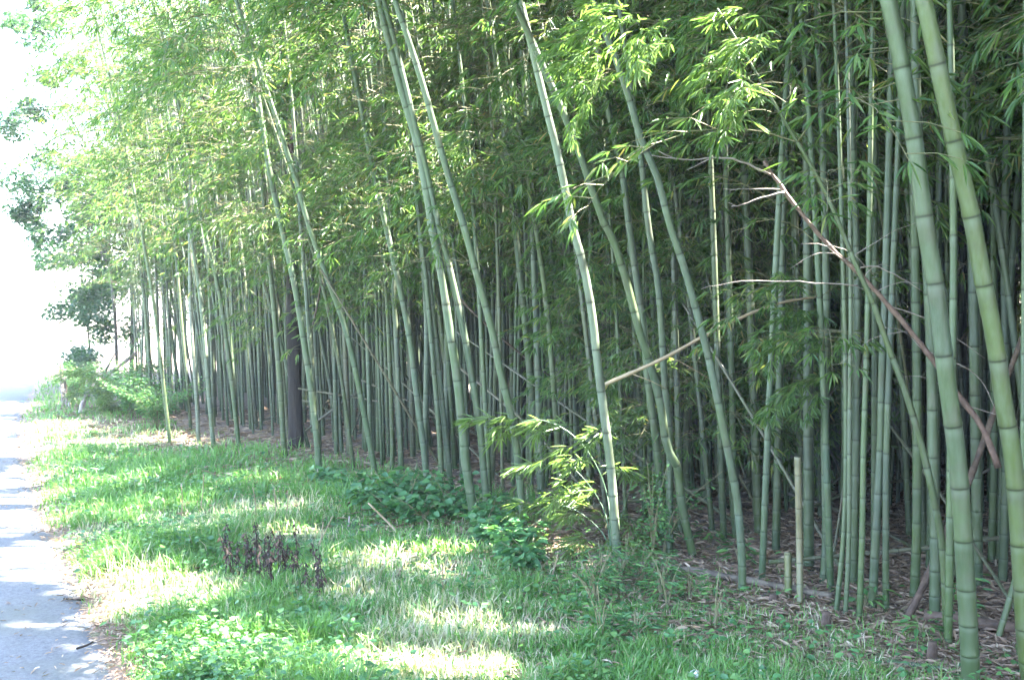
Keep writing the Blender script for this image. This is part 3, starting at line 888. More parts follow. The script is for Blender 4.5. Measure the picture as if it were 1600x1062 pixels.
while nlow < 15:                # short leafy culms whose sprays hang low
    rr = np.random.default_rng(7000 + nlow)
    u0, d0 = rng.uniform(930, 1340), rng.uniform(7.4, 10.2)
    g = np.array([ray(u0, 600)[0] * d0, d0])
    if tq(*g)[1] < .35: continue
    P = random_path(g[0], g[1], rr, rr.uniform(3.0, 5.0))
    make_bamboo(list(P), rr.uniform(.010, .014), GREEN, 'short leafy bamboo whose leaves hang low behind the tan arching cane', 'short leafy bamboos behind the tan arching cane', 7100 + nlow, h0=rr.uniform(.45, 1.3), detail=False, segs=7, size=.6, dens=1.0, bias=.3)
    nlow += 1
nb = 3600                      # leafy undergrowth closing the back of the grove
rr = np.random.default_rng(99)
t = rr.uniform(-9, 26, nb); q = depth_of(t) * rr.uniform(.75, 1.0, nb)
x, y = from_tq(t, q)
pos = np.stack([x, y, rr.uniform(.05, 2.8, nb)], 1)
pos = pos[(np.hypot(x, y) > 4) & ((t < 13) | (project(pos)[0] > 230))]; nb = len(pos)
add_sprays(thickleaf, pos, rr.uniform(0, 6.28, nb), rr.normal(0, .25, nb), rr.uniform(.7, 1.4, nb), rr, 'med', -.1)
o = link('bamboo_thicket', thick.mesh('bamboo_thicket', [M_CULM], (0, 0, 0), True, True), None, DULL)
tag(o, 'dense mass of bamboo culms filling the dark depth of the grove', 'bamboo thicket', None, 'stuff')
o = link('canopy_foliage', thickleaf.mesh('canopy_foliage', [M_BLEAF, M_TWIG]))
tag(o, 'dense mass of bamboo leaves closing the canopy over the grove', 'foliage', None, 'stuff')

# ------------------------------------------------------------------ grass, weeds, litter
def blades(pos, h, lean_az, lean, wd, tint, rr, nseg=2):
    """curved blades: two quads and a tip"""
    n = len(pos)
    ca, sa = np.cos(lean_az), np.sin(lean_az)
    face = lean_az + math.pi / 2 + rr.normal(0, .5, n)
    sx, sy = np.cos(face), np.sin(face)
    side = np.stack([sx, sy, 0 * sx], 1)
    out = np.stack([ca, sa, 0 * ca], 1)
    V = []
    for f, wf in ((0, .8), (.5, 1.0)):
        c = pos + out * (lean * h * f * f)[:, None] + np.array([0, 0, 1.0]) * (h * f * (1 - .25 * lean * f))[:, None]
        V += [c - side * (wd * wf * .5)[:, None], c + side * (wd * wf * .5)[:, None]]
    tip = pos + out * (lean * h)[:, None] + np.array([0, 0, 1.0]) * (h * (1 - .45 * lean))[:, None]
    V.append(tip)
    V = np.stack(V, 1)
    idx = np.arange(n * 5).reshape(-1, 5)
    return V.reshape(-1, 3), [idx[:, [0, 1, 3, 2]], idx[:, [2, 3, 4]]], np.repeat(tint, 5)

def ovals(pos, dirv, up, L, wd, tint):
    """a pointed oval leaf of two folded halves"""
    dirv = dirv / np.linalg.norm(dirv, axis=1)[:, None]
    side = np.cross(dirv, up); side /= np.linalg.norm(side, axis=1)[:, None] + 1e-9
    nrm = np.cross(side, dirv)
    L_, W_ = L[:, None], wd[:, None]
    V = np.stack([pos, pos + dirv * L_ * .3 + side * W_ * .5 + nrm * W_ * .12, pos + dirv * L_ * .7 + side * W_ * .38 + nrm * W_ * .05,
                  pos + dirv * L_ - nrm * L_ * .12, pos + dirv * L_ * .7 - side * W_ * .38 + nrm * W_ * .05, pos + dirv * L_ * .3 - side * W_ * .5 + nrm * W_ * .12], 1)
    idx = np.arange(len(pos) * 6).reshape(-1, 6)
    return V.reshape(-1, 3), np.concatenate([idx[:, [0, 1, 2, 3]], idx[:, [0, 3, 4, 5]]]), np.repeat(tint, 6)

def scatter(n_try, dens_fn, rr, dmax=45, dmin=3.2):
    """points over the view's ground, evenly spread in the picture's own depth so that near ones are densest"""
    u = rr.uniform(-60, 1660, n_try)
    inv = rr.uniform(1 / dmax, 1 / dmin, n_try)
    d = 1 / inv
    x = (u - 800) / F * d * 1.0
    p = np.stack([x, d], 1)
    keep = rr.uniform(0, 1, n_try) < dens_fn(p[:, 0], p[:, 1])
    return p[keep]

def straw(x, y):
    """0..1: where pale dry grass lies, also painting in the sun pools"""
    a = np.zeros_like(x)  # dry tint follows the sun pools and brightens them in the colour
    for u, v, r in [(250, 930, .42), (190, 910, .3), (300, 820, .4), (420, 800, .45), (460, 840, .3), (700, 980, .42), (770, 990, .3), (690, 1045, .4), (600, 885, .35), (660, 900, .3), (560, 930, .3), (90, 668, 1.0), (170, 690, .8), (280, 690, .7), (720, 920, .2), (860, 990, .2), (60, 700, .5), (150, 830, .25)]:
        g = ground(u, v)
        a = np.maximum(a, np.clip(1.5 - np.hypot(x - g[0], y - g[1]) / r, 0, 1))
    return a

def grass_dens(x, y):
    rd = road_dist(x, y)
    _, q = tq(x, y)
    q = q + .25 * noise(x, y, 1.3, 1)
    a = np.clip((rd + .04 + .10 * noise(x, y, 2.2, 2)) / .22, .05, 1) * (rd > -.03)
    b = np.interp(q, [-1.7, -1.0, -.3, .2, .7], [1, .5, .2, .06, .0])
    far = np.where((y > 7.5), np.interp(q, [-.5, .25, .7], [1, .6, 0]), b)
    return a * far * (1 - .55 * straw(x, y))

gr = np.random.default_rng(77)
gb = Buf()
p = scatter(330000, grass_dens, gr)
n = len(p)
x, y = p[:, 0], p[:, 1]
_, q = tq(x, y)
clump = np.clip(.45 + .6 * noise(x, y, 1.5, 3) + .4 * noise(x, y, 4.5, 0), 0, 1.4)
fine = np.interp(q, [-1.4, -.6], [0, 1]) * (y < 8)
h = (.04 + .17 * clump) * gr.uniform(.6, 1.3, n) * (1 - .5 * fine) * np.interp(road_dist(x, y), [0, .35], [.55, 1])
st = straw(x, y)
h *= 1 - .35 * st
d = np.hypot(x, y)
wd = (.0045 + .0035 * gr.uniform(0, 1, n)) * np.interp(d, [4, 8, 20, 40], [1, 1.2, 2.4, 4.5]) * (1 - .3 * fine)
ti = np.clip(.35 + .22 * noise(x, y, 2.0, 4) + gr.normal(0, .14, n), 0, .8)
dry = gr.uniform(0, 1, n) < .035 + .75 * st + .22 * fine
ti[dry] = gr.uniform(.84, 1, dry.sum())
az = gr.uniform(0, 6.28, n) + .6 * noise(x, y, 1.1, 1)
V, f, t = blades(np.stack([x, y, gz(x, y) - .005], 1), h, az, gr.uniform(.15, .95, n), wd, ti, gr)
gb.add(V, f, t)
link_o = link('grass', gb.mesh('grass', [M_GRASS]))
tag(link_o, 'lush green grass with pale dry patches tinted in at the sun pools on the verge beside the lane', 'grass', None, 'stuff')

# low broad-leaved ground cover in the grass
wb = Buf()
def weed_dens(x, y):
    return grass_dens(x, y) * np.clip(.35 + 1.0 * noise(x, y, 1.0, 2) + .4 * noise(x, y, 3.4, 1), .06, 1) * np.where(straw(x, y) > .4, .2, 1) * np.interp(tq(x, y)[1], [-1.6, -.8], [1, .5])
p = scatter(85000, weed_dens, gr, 26)
n = len(p); x, y = p.T
hh = gr.uniform(.04, .20, n) * np.clip(.7 + .5 * noise(x, y, 1.5, 3), .3, 1.3)
a = gr.uniform(0, 6.28, n)
dirv = np.stack([np.cos(a), np.sin(a), gr.uniform(-.3, .5, n)], 1)
L = gr.uniform(.02, .045, n) * np.interp(np.hypot(x, y), [4, 12, 26], [1, 1.5, 2.5])
up = np.tile([0, 0, 1.0], (n, 1)) + gr.normal(0, .3, (n, 3))
V, f, t = ovals(np.stack([x, y, gz(x, y) + hh], 1), dirv, up, L, L * gr.uniform(.5, .8, n), gr.uniform(0, 1, n))
wb.add(V, f, t)
o = link('ground_cover', wb.mesh('ground_cover', [M_WEED]))
tag(o, 'small round leaved weeds growing through the verge grass', 'ground cover', None, 'stuff')

# dry bamboo leaves on the grove floor
lb = Buf()
def lit_dens(x, y):
    _, q = tq(x, y)
    rd = road_dist(x, y)
    edge = np.clip(1 - np.abs(rd - .05) / .22, 0, 1) * .9
    on_road = (rd < -.05) * (rd > -2) * .02
    return on_road + np.maximum(np.interp(q, [-1.8, -.8, 0, .5, 5, 7], [.03, .35, 1, 1, .8, 0]), edge) * (rd > -.12 - .5 * (noise(x, y, 5, 1) > .9))
p = scatter(130000, lit_dens, gr, 18)
n = len(p); x, y = p.T
a = gr.uniform(0, 6.28, n)
L = gr.uniform(.04, .11, n) * np.interp(np.hypot(x, y), [4, 18], [.8, 1.8]) * np.where(road_dist(x, y) < .4, .55, 1)
V, f, t = ovals(np.stack([x, y, np.where(road_dist(x, y) < -.05, .022, gz(x, y)) + gr.uniform(.002, .03, n) * np.where(road_dist(x, y) < -.05, .1, 1)], 1), np.stack([np.cos(a), np.sin(a), gr.normal(0, .18, n)], 1),
                np.tile([0, 0, 1.0], (n, 1)) + gr.normal(0, .35, (n, 3)), L, L * gr.uniform(.12, .22, n), np.clip(gr.normal(.5, .25, n), 0, 1))
lb.add(V, f, t)
o = link('leaf_litter', lb.mesh('leaf_litter', [M_LITTER]))
tag(o, 'pinkish tan carpet of dry bamboo leaves on the grove floor', 'leaf litter', None, 'stuff')

# ------------------------------------------------------------------ dead wood, fallen canes, stumps
def rod(name, label, cat, pts, r0, r1, m, group=None, segs=9, amp=0.0, culm=False, color=None, seed=0, twigs=(), twig_mat=None):
    """pts: world points; one bent rod, with twigs [(world points, r)] as parts"""
    rr = np.random.default_rng(seed)
    P, s = smooth_path(pts, .05)
    b = Buf()
    if culm:
        culm_geo(b, P, s, r0, rr, segs, True, 1 - r1 / r0, .26, False)
    else:
        rad = np.interp(s, [0, s[-1]], [r0, r1]) * (1 + .10 * np.sin(s * 23 + seed) + .06 * np.sin(s * 57))
        tube(b, P + rr.normal(0, amp + 1e-6, P.shape), rad, segs)
    if not twigs:
        o = link(name, b.mesh(name, [m], P[0], True, True), None, color)
        o.location = P[0]
        return tag(o, label, cat, group)
    root = thing(name, P[0], label, cat, group)
    link('stem', b.mesh('stem', [m], P[0], True, True), root, color)
    for tp, tr in twigs:
        Q, ts = smooth_path(tp, .04)
        b = Buf(); tube(b, Q + rr.normal(0, .002, Q.shape), np.linspace(tr, tr * .35, len(Q)), 6)
        link('twig', b.mesh('twig', [twig_mat or m], P[0], True), root)
    return root

def A(d, *uv): return [at(u, v, d) for u, v in uv]
def GP(z, *uv): return [np.array([*ground(u, v)[:2], float(gz(*ground(u, v)[:2])) + z]) for u, v in uv]

TW = []
_t = np.random.default_rng(15)
for _ in range(9):
    k = _t.uniform(0, 1); u, v = np.interp(k, [0, .5, 1], [1290, 1400, 1520]), np.interp(k, [0, .5, 1], [378, 490, 645])
    a, L = _t.uniform(-.9, 1.0), _t.uniform(40, 130) * _t.choice([-1, 1, 1])
    TW.append((A(5.040, (u, v), (u + L * .5, v + L * .5 * math.sin(a) - 12), (u + L, v + L * math.sin(a) + _t.uniform(-8, 14))), .0028))
rod('dead_branch', 'brown dead branch arching down behind the thick blue green front culm, with bleached twigs', 'branch',
    [at(1193, 252, 5.175), at(1240, 318, 5.130), at(1290, 378, 5.085), at(1345, 430, 5.040), at(1400, 490, 4.995), at(1450, 552, 4.950), at(1500, 620, 4.905), at(1535, 668, 4.860), at(1560, 730, 4.815)], .009, .0155, M_RED, seed=3, amp=.001,
    twigs=[(A(5.148, (1203, 272), (1180, 262), (1150, 250), (1115, 246), (1080, 250), (1050, 247), (1018, 243)), .007),
           (A(5.148, (1112, 247), (1090, 258), (1072, 266)), .004), (A(5.148, (1050, 247), (1036, 240), (1028, 236)), .004),
           (A(5.130, (1226, 300), (1195, 308), (1165, 318), (1142, 323)), .006), (A(5.130, (1165, 318), (1150, 322), (1138, 316)), .003),
           (A(5.112, (1222, 297), (1190, 295), (1150, 296), (1130, 296)), .004),
           (A(5.040, (1335, 420), (1365, 416), (1400, 430), (1440, 455)), .005), (A(5.040, (1340, 446), (1290, 443), (1230, 439), (1150, 440), (1095, 452)), .004),
           (A(5.040, (1390, 480), (1430, 490), (1475, 515), (1540, 560)), .004), (A(4.995, (1440, 545), (1490, 565), (1530, 590), (1555, 640)), .004),
           (A(5.058, (1320, 405), (1350, 390), (1395, 362), (1450, 340)), .003), (A(5.040, (1370, 455), (1410, 440), (1450, 447)), .003)] + TW, twig_mat=M_PALE)
rod('fallen_culm', 'long tan dead cane arching across the middle of the grove', 'dead cane',
    [at(946, 600, 6.05), at(985, 583, 6.0), at(1040, 558, 5.97), at(1100, 525, 5.95), at(1165, 493, 5.95), at(1225, 472, 5.98), at(1298, 461, 6.05)], .0125, .007, M_TAN, seed=5,
    twigs=[(A(6.0, (985, 583), (1010, 592), (1040, 606)), .004), (A(5.96, (1100, 525), (1120, 505), (1135, 495)), .003), (A(6.0, (1045, 556), (1080, 575), (1120, 600)), .003)])
rod('dead_cane', 'thin pinkish dead cane slanting in front of the reddish brown trunk', 'dead cane', A(8.6, (718, 466), (750, 498), (800, 542), (862, 590)), .011, .008, M_BROWN, seed=6)
rod('dead_cane', 'brown dead cane propped against the thick blue green front culm', 'dead cane', [ground(1413, 975, .03), at(1440, 920, 5.15), at(1467, 861, 5.2), at(1512, 755, 5.3), at(1530, 708, 5.35), at(1577, 580, 5.4), at(1610, 500, 5.4)], .020, .015, M_BROWN, seed=7)
rod('dead_cane', 'reddish dead cane hanging steeply near the blackish trunk', 'dead cane', A(10.5, (502, 440), (495, 480), (487, 515)), .012, .010, M_BROWN, seed=8)
rod('fallen_pole', 'long pale pole lying along the edge of the leaf litter', 'pole', GP(.035, (868, 872), (930, 877), (1000, 889), (1080, 900), (1150, 914), (1225, 928), (1300, 943)), .024, .020, M_OLD, seed=9)
rod('fallen_log', 'dark rotting log lying behind the thick blue green front culm', 'log', GP(.045, (1445, 976), (1490, 983), (1545, 990), (1625, 1000)), .034, .028, M_BROWN, seed=10)
rod('cut_cane', 'green cut cane lying in the grass at the bottom', 'cane', GP(.02, (1366, 1036), (1410, 1042), (1460, 1049), (1520, 1062)), .014, .011, M_CULM, culm=True, color=(.06, .10, .06), seed=11)
rod('bamboo_stump', 'tall tan bamboo stump with a splintered top', 'stump', [ground(1250, 962, .0), at(1249, 850, 5.45), at(1246, 713, 5.4)], .0185, .0165, M_CULM, culm=True, color=(.17, .13, .075), seed=12)
rod('bamboo_stump', 'short yellowish bamboo stump beside the tall tan one', 'stump', [ground(1232, 950, .0), at(1231, 862, 5.55)], .021, .020, M_CULM, culm=True, color=(.13, .11, .045), seed=13)
rod('bamboo_stump', 'short dark bamboo stump in the pink leaf litter', 'stump', GP(0, (1290, 986)) + [at(1291, 955, ground(1290, 986)[1])], .024, .022, M_BROWN, seed=14)
rod('bamboo_stump', 'mossy low stump nearest the green cut cane', 'stump', GP(0, (1456, 1034)) + [at(1457, 1002, ground(1456, 1034)[1])], .026, .022, M_BROWN, seed=15)
rod('bamboo_stump', 'leaning cut stump of green bamboo near the frame edge', 'stump', [ground(1553, 1018, 0), at(1572, 955, 4.8), at(1592, 885, 4.85)], .015, .014, M_CULM, culm=True, color=OLIVE, seed=16)
rod('bamboo_stump', 'low dark stump at the far end of the pale pole', 'stump', GP(0, (1209, 944)) + [at(1209, 928, ground(1209, 944)[1])], .030, .026, M_BROWN, seed=17)
rod('stick', 'dark stick lying on the edge of the lane', 'stick', GP(.012, (100, 924), (114, 925), (129, 926)), .008, .005, M_BARK, seed=18)
rod('stick', 'thin broken stick lying on the lane near the bottom edge', 'stick', GP(.03, (120, 1006), (131, 1003), (145, 996)), .006, .004, M_BARK, seed=19)
rod('stick', 'straw coloured cane leaning in the grass before the broadleaf weeds', 'cane', [ground(645, 862, .03), at(612, 822, 7.15), at(575, 785, 7.2)], .010, .007, M_TAN, seed=20)
rod('stick', 'short grey bleached stick standing up in the grass', 'stick', [ground(549, 855, 0), at(543, 838, 7.45), at(545, 820, 7.46), at(546, 806, 7.47)], .016, .008, M_PALE, seed=21, twigs=[(A(7.46, (544, 826), (552, 827)), .006)])
rod('stick', 'dry curled pale stalk in the sunny grass', 'stick', [ground(712, 945, 0), at(716, 928, 6.05), at(722, 905, 6.0), at(724, 895, 6.0)], .010, .012, M_TAN, seed=22)
rod('wooden_stake', 'taller of the paired weathered wooden stakes by the far lane bend', 'stake', [ground(99, 640, 0), at(97, 600, 18.5), at(95, 566, 18.6)], .035, .030, M_OLD, seed=23)
rod('wooden_stake', 'shorter of the paired weathered wooden stakes by the far lane bend', 'stake', [ground(105, 642, 0), at(103, 615, 18.2), at(101, 590, 18.2)], .030, .026, M_OLD, seed=24)
rod('wooden_stake', 'small pale peg next to the paired wooden stakes', 'stake', [ground(108, 646, 0), at(108, 626, 17.8)], .02, .016, M_PALE, seed=25)
rod('bent_branch', 'bleached bent branch bowing out of the fallen shrub onto the grass', 'branch', [ground(125, 655, 0), at(129, 632, 16.6), at(138, 615, 16.6), at(150, 600, 16.8), at(175, 580, 17.2), at(212, 552, 17.8)], .045, .03, M_PALE, seed=26,
    twigs=[(A(17, (160, 588), (172, 566), (182, 548)), .03)], twig_mat=M_GREYBARK)
for k in range(34):                # old canes fallen about inside
    rr = np.random.default_rng(500 + k)
    t, q = rr.uniform(-1.5, 12), rr.uniform(1.0, 4.2)
    x, y = from_tq(t, q)
    a = rr.uniform(0, math.pi); L = rr.uniform(.8, 2.6); z0, z1 = rr.uniform(.03, .15), rr.uniform(.05, .9)
    dx, dy = math.cos(a) * L / 2, math.sin(a) * L / 2
    P = [(x - dx, y - dy, GZ + z0), (x, y, GZ + (z0 + z1) / 2 + rr.uniform(-.05, .12)), (x + dx, y + dy, GZ + z1)]
    rod('fallen_cane', 'broken brown cane fallen among the culms on the grove floor', 'dead cane', P, rr.uniform(.009, .018), rr.uniform(.008, .013), M_CULM, 'broken canes fallen on the grove floor', seed=600 + k, culm=True, color=[(.10, .07, .045), (.075, .05, .035), (.12, .10, .07)][k % 3])

# ------------------------------------------------------------------ trees inside and beyond
def leaf_cloud(buf, centres, radii, n_each, L, rr, tint0=0.0, flat=.8):
    for c, r in zip(centres, radii):
        n = int(n_each * rr.uniform(.6, 1.4))
        p = rr.normal(0, 1, (n, 3)); p /= np.linalg.norm(p, axis=1)[:, None]
        p = p * (r * rr.uniform(.15, 1, n) ** .6)[:, None] * np.array([1, 1, flat]) + c
        ok = ~lit(p); p = p[ok]; n = len(p)
        if not n: continue
        a = rr.uniform(0, 6.28, n)
        V, f, t = ovals(p, np.stack([np.cos(a), np.sin(a), rr.uniform(-.9, .2, n)], 1), np.tile([0, 0, 1.0], (n, 1)) + rr.normal(0, .45, (n, 3)),
                        L * rr.uniform(.7, 1.25, n), L * rr.uniform(.4, .6, n), np.clip(rr.normal(.45 + tint0, .22, n), 0, 1))
        buf.add(V, f, t)

def tree(label, pts, r0, r1, limbs, blobs, n_each, leaf, bark, seed, group=None):
    """limbs: list of world point lists; blobs: list of (centre, radius)"""
    rr = np.random.default_rng(seed)
    P, s = smooth_path(pts, .15)
    root = thing('tree', P[0], label, 'tree', group)
    b = Buf()
    rad = np.interp(s, [0, .3, s[-1]], [r0 * 1.25, r0, r1]) * (1 + .05 * np.sin(s * 5))
    tube(b, P, rad, 14)
    link('trunk', b.mesh('trunk', [bark], P[0], True), root)
    for lp in limbs:
        Q, ls = smooth_path(lp, .12); b = Buf(); tube(b, Q, np.linspace(r1 * .8, r1 * .25, len(Q)), 7)
        link('limb', b.mesh('limb', [bark], P[0], True), root)
    if blobs:
        b = Buf()
        leaf_cloud(b, [c for c, r in blobs], [r for c, r in blobs], n_each, leaf, rr)
        link('crown', b.mesh('crown', [M_TLEAF], P[0]), root)
    return root

def trunk_pts(u0, v0, u1, d, h):
    b = ground(u0, v0); t = at(u1, 300, d)
    return [b - np.array([0, 0, .05]), np.array([b[0] * .6 + t[0] * .4, b[1], 1.6]), np.array([t[0], b[1] + .1, 3.6]), np.array([t[0] - .2, b[1] + .2, h])]

for (u0, v0, u1, d, r, lab, sd) in [(463, 700, 458, 12.3, .085, 'blackish slim tree trunk standing among green culms', 31), (813, 735, 817, 10.2, .075, 'reddish brown tree trunk standing deep among the middle culms', 32)]:
    tp = trunk_pts(u0, v0, u1, d, 8)
    top = tp[-1]
    tree(lab, tp, r, r * .6, [[top - [0, 0, 1.2], top + [.5, .3, .1], top + [1.1, .5, .7]], [top - [0, 0, .6], top + [-.5, .2, .4], top + [-.9, .5, 1.0]]],
         [(top + rng.normal(0, .7, 3) + [0, 0, .5], .6) for _ in range(9)], 110, .12, M_BARK, sd)

def far_blobs(rr, uvd, n, spread, r):
    out = []
    for u, v, d in uvd:
        for _ in range(n):
            out.append((at(u + rr.normal(0, spread), v + rr.normal(0, spread * .8), d + rr.normal(0, .7)), r * rr.uniform(.55, 1.2)))
    return out
tr = np.random.default_rng(8)
def branchy(base_u, base_v, d, spine, blobs, label, seed, r0, n_each=150, leaf=.12):
    b = ground(base_u, base_v)
    pts = [b - [0, 0, .05]] + [at(u, v, d) for u, v in spine]
    limbs = [[at(*spine[max(0, len(spine) - 2 - k % 2)], d), (at(*spine[-1], d) * .4 + c * .6), c] for k, (c, r) in enumerate(blobs[::3])]
    return tree(label, pts, r0, r0 * .45, limbs, blobs, n_each, leaf, M_GREYBARK, seed)
branchy(183, 583, 20, [(180, 500), (172, 420), (165, 330), (160, 240)], far_blobs(tr, [(150, 300, 20.5), (120, 330, 20.5), (110, 400, 20), (150, 430, 20.5), (90, 300, 21), (200, 420, 20), (140, 370, 21), (70, 270, 21), (170, 350, 20.5), (180, 250, 20.5), (130, 260, 21), (170, 470, 20)], 5, 30, .5), 'broad leaved tree with a thin dark trunk standing over the fallen shrub', 41, .05)
branchy(142, 580, 23, [(138, 520), (130, 450), (125, 380)], far_blobs(tr, [(120, 440, 23), (115, 480, 23), (150, 480, 23), (130, 520, 23), (170, 510, 22.5), (100, 420, 23.5), (180, 460, 22.5), (150, 560, 22.5)], 3, 26, .42), 'smaller broad leaved tree by the lane bend, leaves low against white sky', 42, .035)
branchy(205, 590, 21, [(207, 480), (200, 360), (185, 200), (150, 60)], far_blobs(tr, [(60, 20, 20), (40, 50, 20), (20, 30, 20), (90, 30, 20.5), (45, 180, 20.5), (35, 170, 21), (50, 120, 20.5), (15, 195, 21), (70, 60, 20), (110, 90, 20.5), (65, 240, 21), (40, 330, 21), (20, 325, 21.5), (60, 345, 21)], 2, 12, .34), 'tallest broad leaved tree at the far end, sprays of leaves hanging in the white sky', 43, .06)

# ------------------------------------------------------------------ shrubs, sapling, weeds
def shrub(name, label, cat, base, n_stems, H, spread, n_leaf, L, wr, m, seed, group=None, az=None, tint0=0.0):
    rr = np.random.default_rng(seed)
    root = thing(name, base, label, cat, group)
    lf = Buf()
    sb = Buf()
    for k in range(n_stems):
        a = rr.uniform(0, 6.28) if az is None else az + rr.normal(0, .6)
        h = H * rr.uniform(.6, 1.1); sp = spread * rr.uniform(.3, 1)
        P, s = smooth_path([base, base + [math.cos(a) * sp * .35, math.sin(a) * sp * .35, h * .6], base + [math.cos(a) * sp, math.sin(a) * sp, h]], .03)
        tube(sb, P, np.linspace(.005, .0018, len(P)), 5)
        n = n_leaf
        u = rr.uniform(.2, 1, n)
        p = np.stack([np.interp(u * s[-1], s, P[:, i]) for i in range(3)], 1)
        aa = rr.uniform(0, 6.28, n)
        off = np.stack([np.cos(aa), np.sin(aa), rr.uniform(-.1, .4, n)], 1)
        p = p + off * rr.uniform(.02, .09, n)[:, None]
        V, f, t = ovals(p, off + np.array([0, 0, -.25]), np.tile([0, 0, 1.0], (n, 1)) + rr.normal(0, .35, (n, 3)), L * rr.uniform(.6, 1.2, n), L * wr * rr.uniform(.8, 1.2, n), np.clip(rr.normal(.5 + tint0, .25, n), 0, 1))
        lf.add(V, f, t)
    link('stems', sb.mesh('stems', [M_TWIG], base, True), root)
    link('leaves', lf.mesh('leaves', [m], base), root)
    return root

k = 0
for u, v, H in [(575, 795, .22), (605, 790, .28), (640, 800, .30), (668, 790, .30), (700, 808, .32), (725, 815, .28), (760, 835, .24), (615, 815, .2), (660, 822, .2), (800, 860, .2), (510, 760, .2), (545, 772, .18), (770, 850, .2), (830, 890, .18)]:
    shrub('broadleaf_weed', 'low broad leaved weed in the strip at the feet of the middle culms', 'weed', np.array(GP(0, (u, v))[0]), 9, H, .26, 16, .075, .75, M_WEED, 700 + k, 'broad leaved weeds at the foot of the middle culms', tint0=-.15); k += 1
shrub('leafy_seedling', 'thin small leaved shrub standing right of the sunlit bamboo sapling', 'shrub', np.array(GP(0, (1020, 872))[0]), 7, .62, .20, 46, .032, .6, M_WEED, 730, tint0=.1)
shrub('leafy_seedling', 'small leaved shrub arching sideways over the litter toward the pale leaning culm', 'shrub', np.array(GP(0, (1035, 868))[0]), 6, .50, .42, 42, .034, .6, M_WEED, 731, az=.2)
for j, (u, v, H, lab) in enumerate([(1155, 885, .16, 'little green seedling at the foot of the pale leaning culm'), (1500, 975, .3, 'pale green seedling with thin leaves behind the thick blue green front culm'), (1350, 955, .16, 'bright seedling sprouting at the feet of the blue grey pair'), (1440, 1000, .14, 'low seedling beside the mossy stump by the log'), (1110, 850, .14, 'small seedling between the low hanging leaves and the litter')]):
    shrub('seedling', lab, 'seedling', np.array(GP(0, (u, v))[0]), 4, H, .12, 9, .07, .3, M_WEED, 740 + j, tint0=.2)
for j, (u, v, H, n, lab) in enumerate([(118, 628, .75, 60, 'bright green bush at the lane bend behind the paired wooden stakes'), (160, 640, .85, 70, 'bright green bush under the bleached bent branch'), (205, 655, .9, 70, 'round green bush between the bent branch and the lone bright culm'), (245, 672, .7, 60, 'low green bush at the foot of the lone bright culm'), (140, 600, 1.0, 60, 'taller loose green bush furthest along the verge')]):
    shrub('bush', lab, 'bush', np.array(GP(0, (u, v))[0]), 22, H, .75, int(n * 1.6), .05, .5, M_WEED, 760 + j, tint0=.15)
for j in range(16):
    u, v = rng.uniform(900, 1130), rng.uniform(885, 1010)
    shrub('wispy_weed', 'thin wispy weed with narrow leaves at the litter edge below the sun striped culm', 'weed', np.array(GP(0, (u, v))[0]), 5, rng.uniform(.14, .32), .12, 14, .06, .16, M_WEED, 780 + j, 'wispy weeds at the litter edge', tint0=.1)
# bamboo sapling catching the sun; the pale leaf tint adds to its sunlit look
def sapling(label, base, stems, seed, tint=.4):
    rr = np.random.default_rng(seed)
    root = thing('bamboo_sapling', base, label, 'bamboo sapling')
    fb = Buf()
    for pts, r, n in stems:
        P, s = smooth_path([base] + pts, .04)
        b = Buf(); tube(b, P, np.linspace(r, r * .3, len(P)), 7)
        link('stem', b.mesh('stem', [M_GREENCUT], base, True), root)
        u = np.linspace(.30, 1.0, n)
        pos = np.stack([np.interp(u * s[-1], s, P[:, i]) for i in range(3)], 1)
        dv = P[-1] - P[len(P) // 2]
        yaw = math.atan2(dv[1], dv[0]) + rr.normal(0, .7, n)
        add_sprays(fb, pos, yaw, rr.normal(-.12, .2, n), rr.uniform(.22, .40, n), rr, 'sapling', tint, cap=.74, old_share=.0, carve=False)
    link('foliage', fb.mesh('foliage', [M_BLEAF, M_TWIG], base), root)
    return root
bs = np.array(GP(0, (955, 872))[0])
sapling('sunlit young bamboo sapling arching over the grass in front of the culms', bs,
        [(A(6.72, (950, 780), (925, 715), (885, 672), (835, 655), (790, 672)), .006, 11), (A(6.7, (945, 800), (910, 745), (875, 722), (845, 735)), .005, 5),
         (A(6.8, (958, 800), (952, 740), (956, 680)), .005, 4), (A(6.85, (970, 810), (985, 760), (992, 735)), .005, 4), (A(6.65, (940, 830), (890, 792), (845, 795)), .005, 4), (A(6.6, (935, 850), (890, 840), (850, 850)), .004, 4)], 51)
fs = np.array(GP(0, (200, 640))[0])
sapling('fallen leafy bamboo top sprawling over the far verge beside the lone green culm', fs,
        [(A(16.5, (180, 600), (150, 580), (115, 590)), .012, 16), (A(16.3, (210, 610), (225, 600), (250, 640)), .012, 14), (A(16, (190, 625), (170, 610), (130, 615)), .012, 16), (A(16.6, (200, 600), (200, 575), (230, 570)), .012, 14), (A(15.8, (215, 640), (240, 645), (270, 665)), .012, 14), (A(16.2, (185, 640), (160, 640), (150, 655)), .01, 10)], 52, .1)

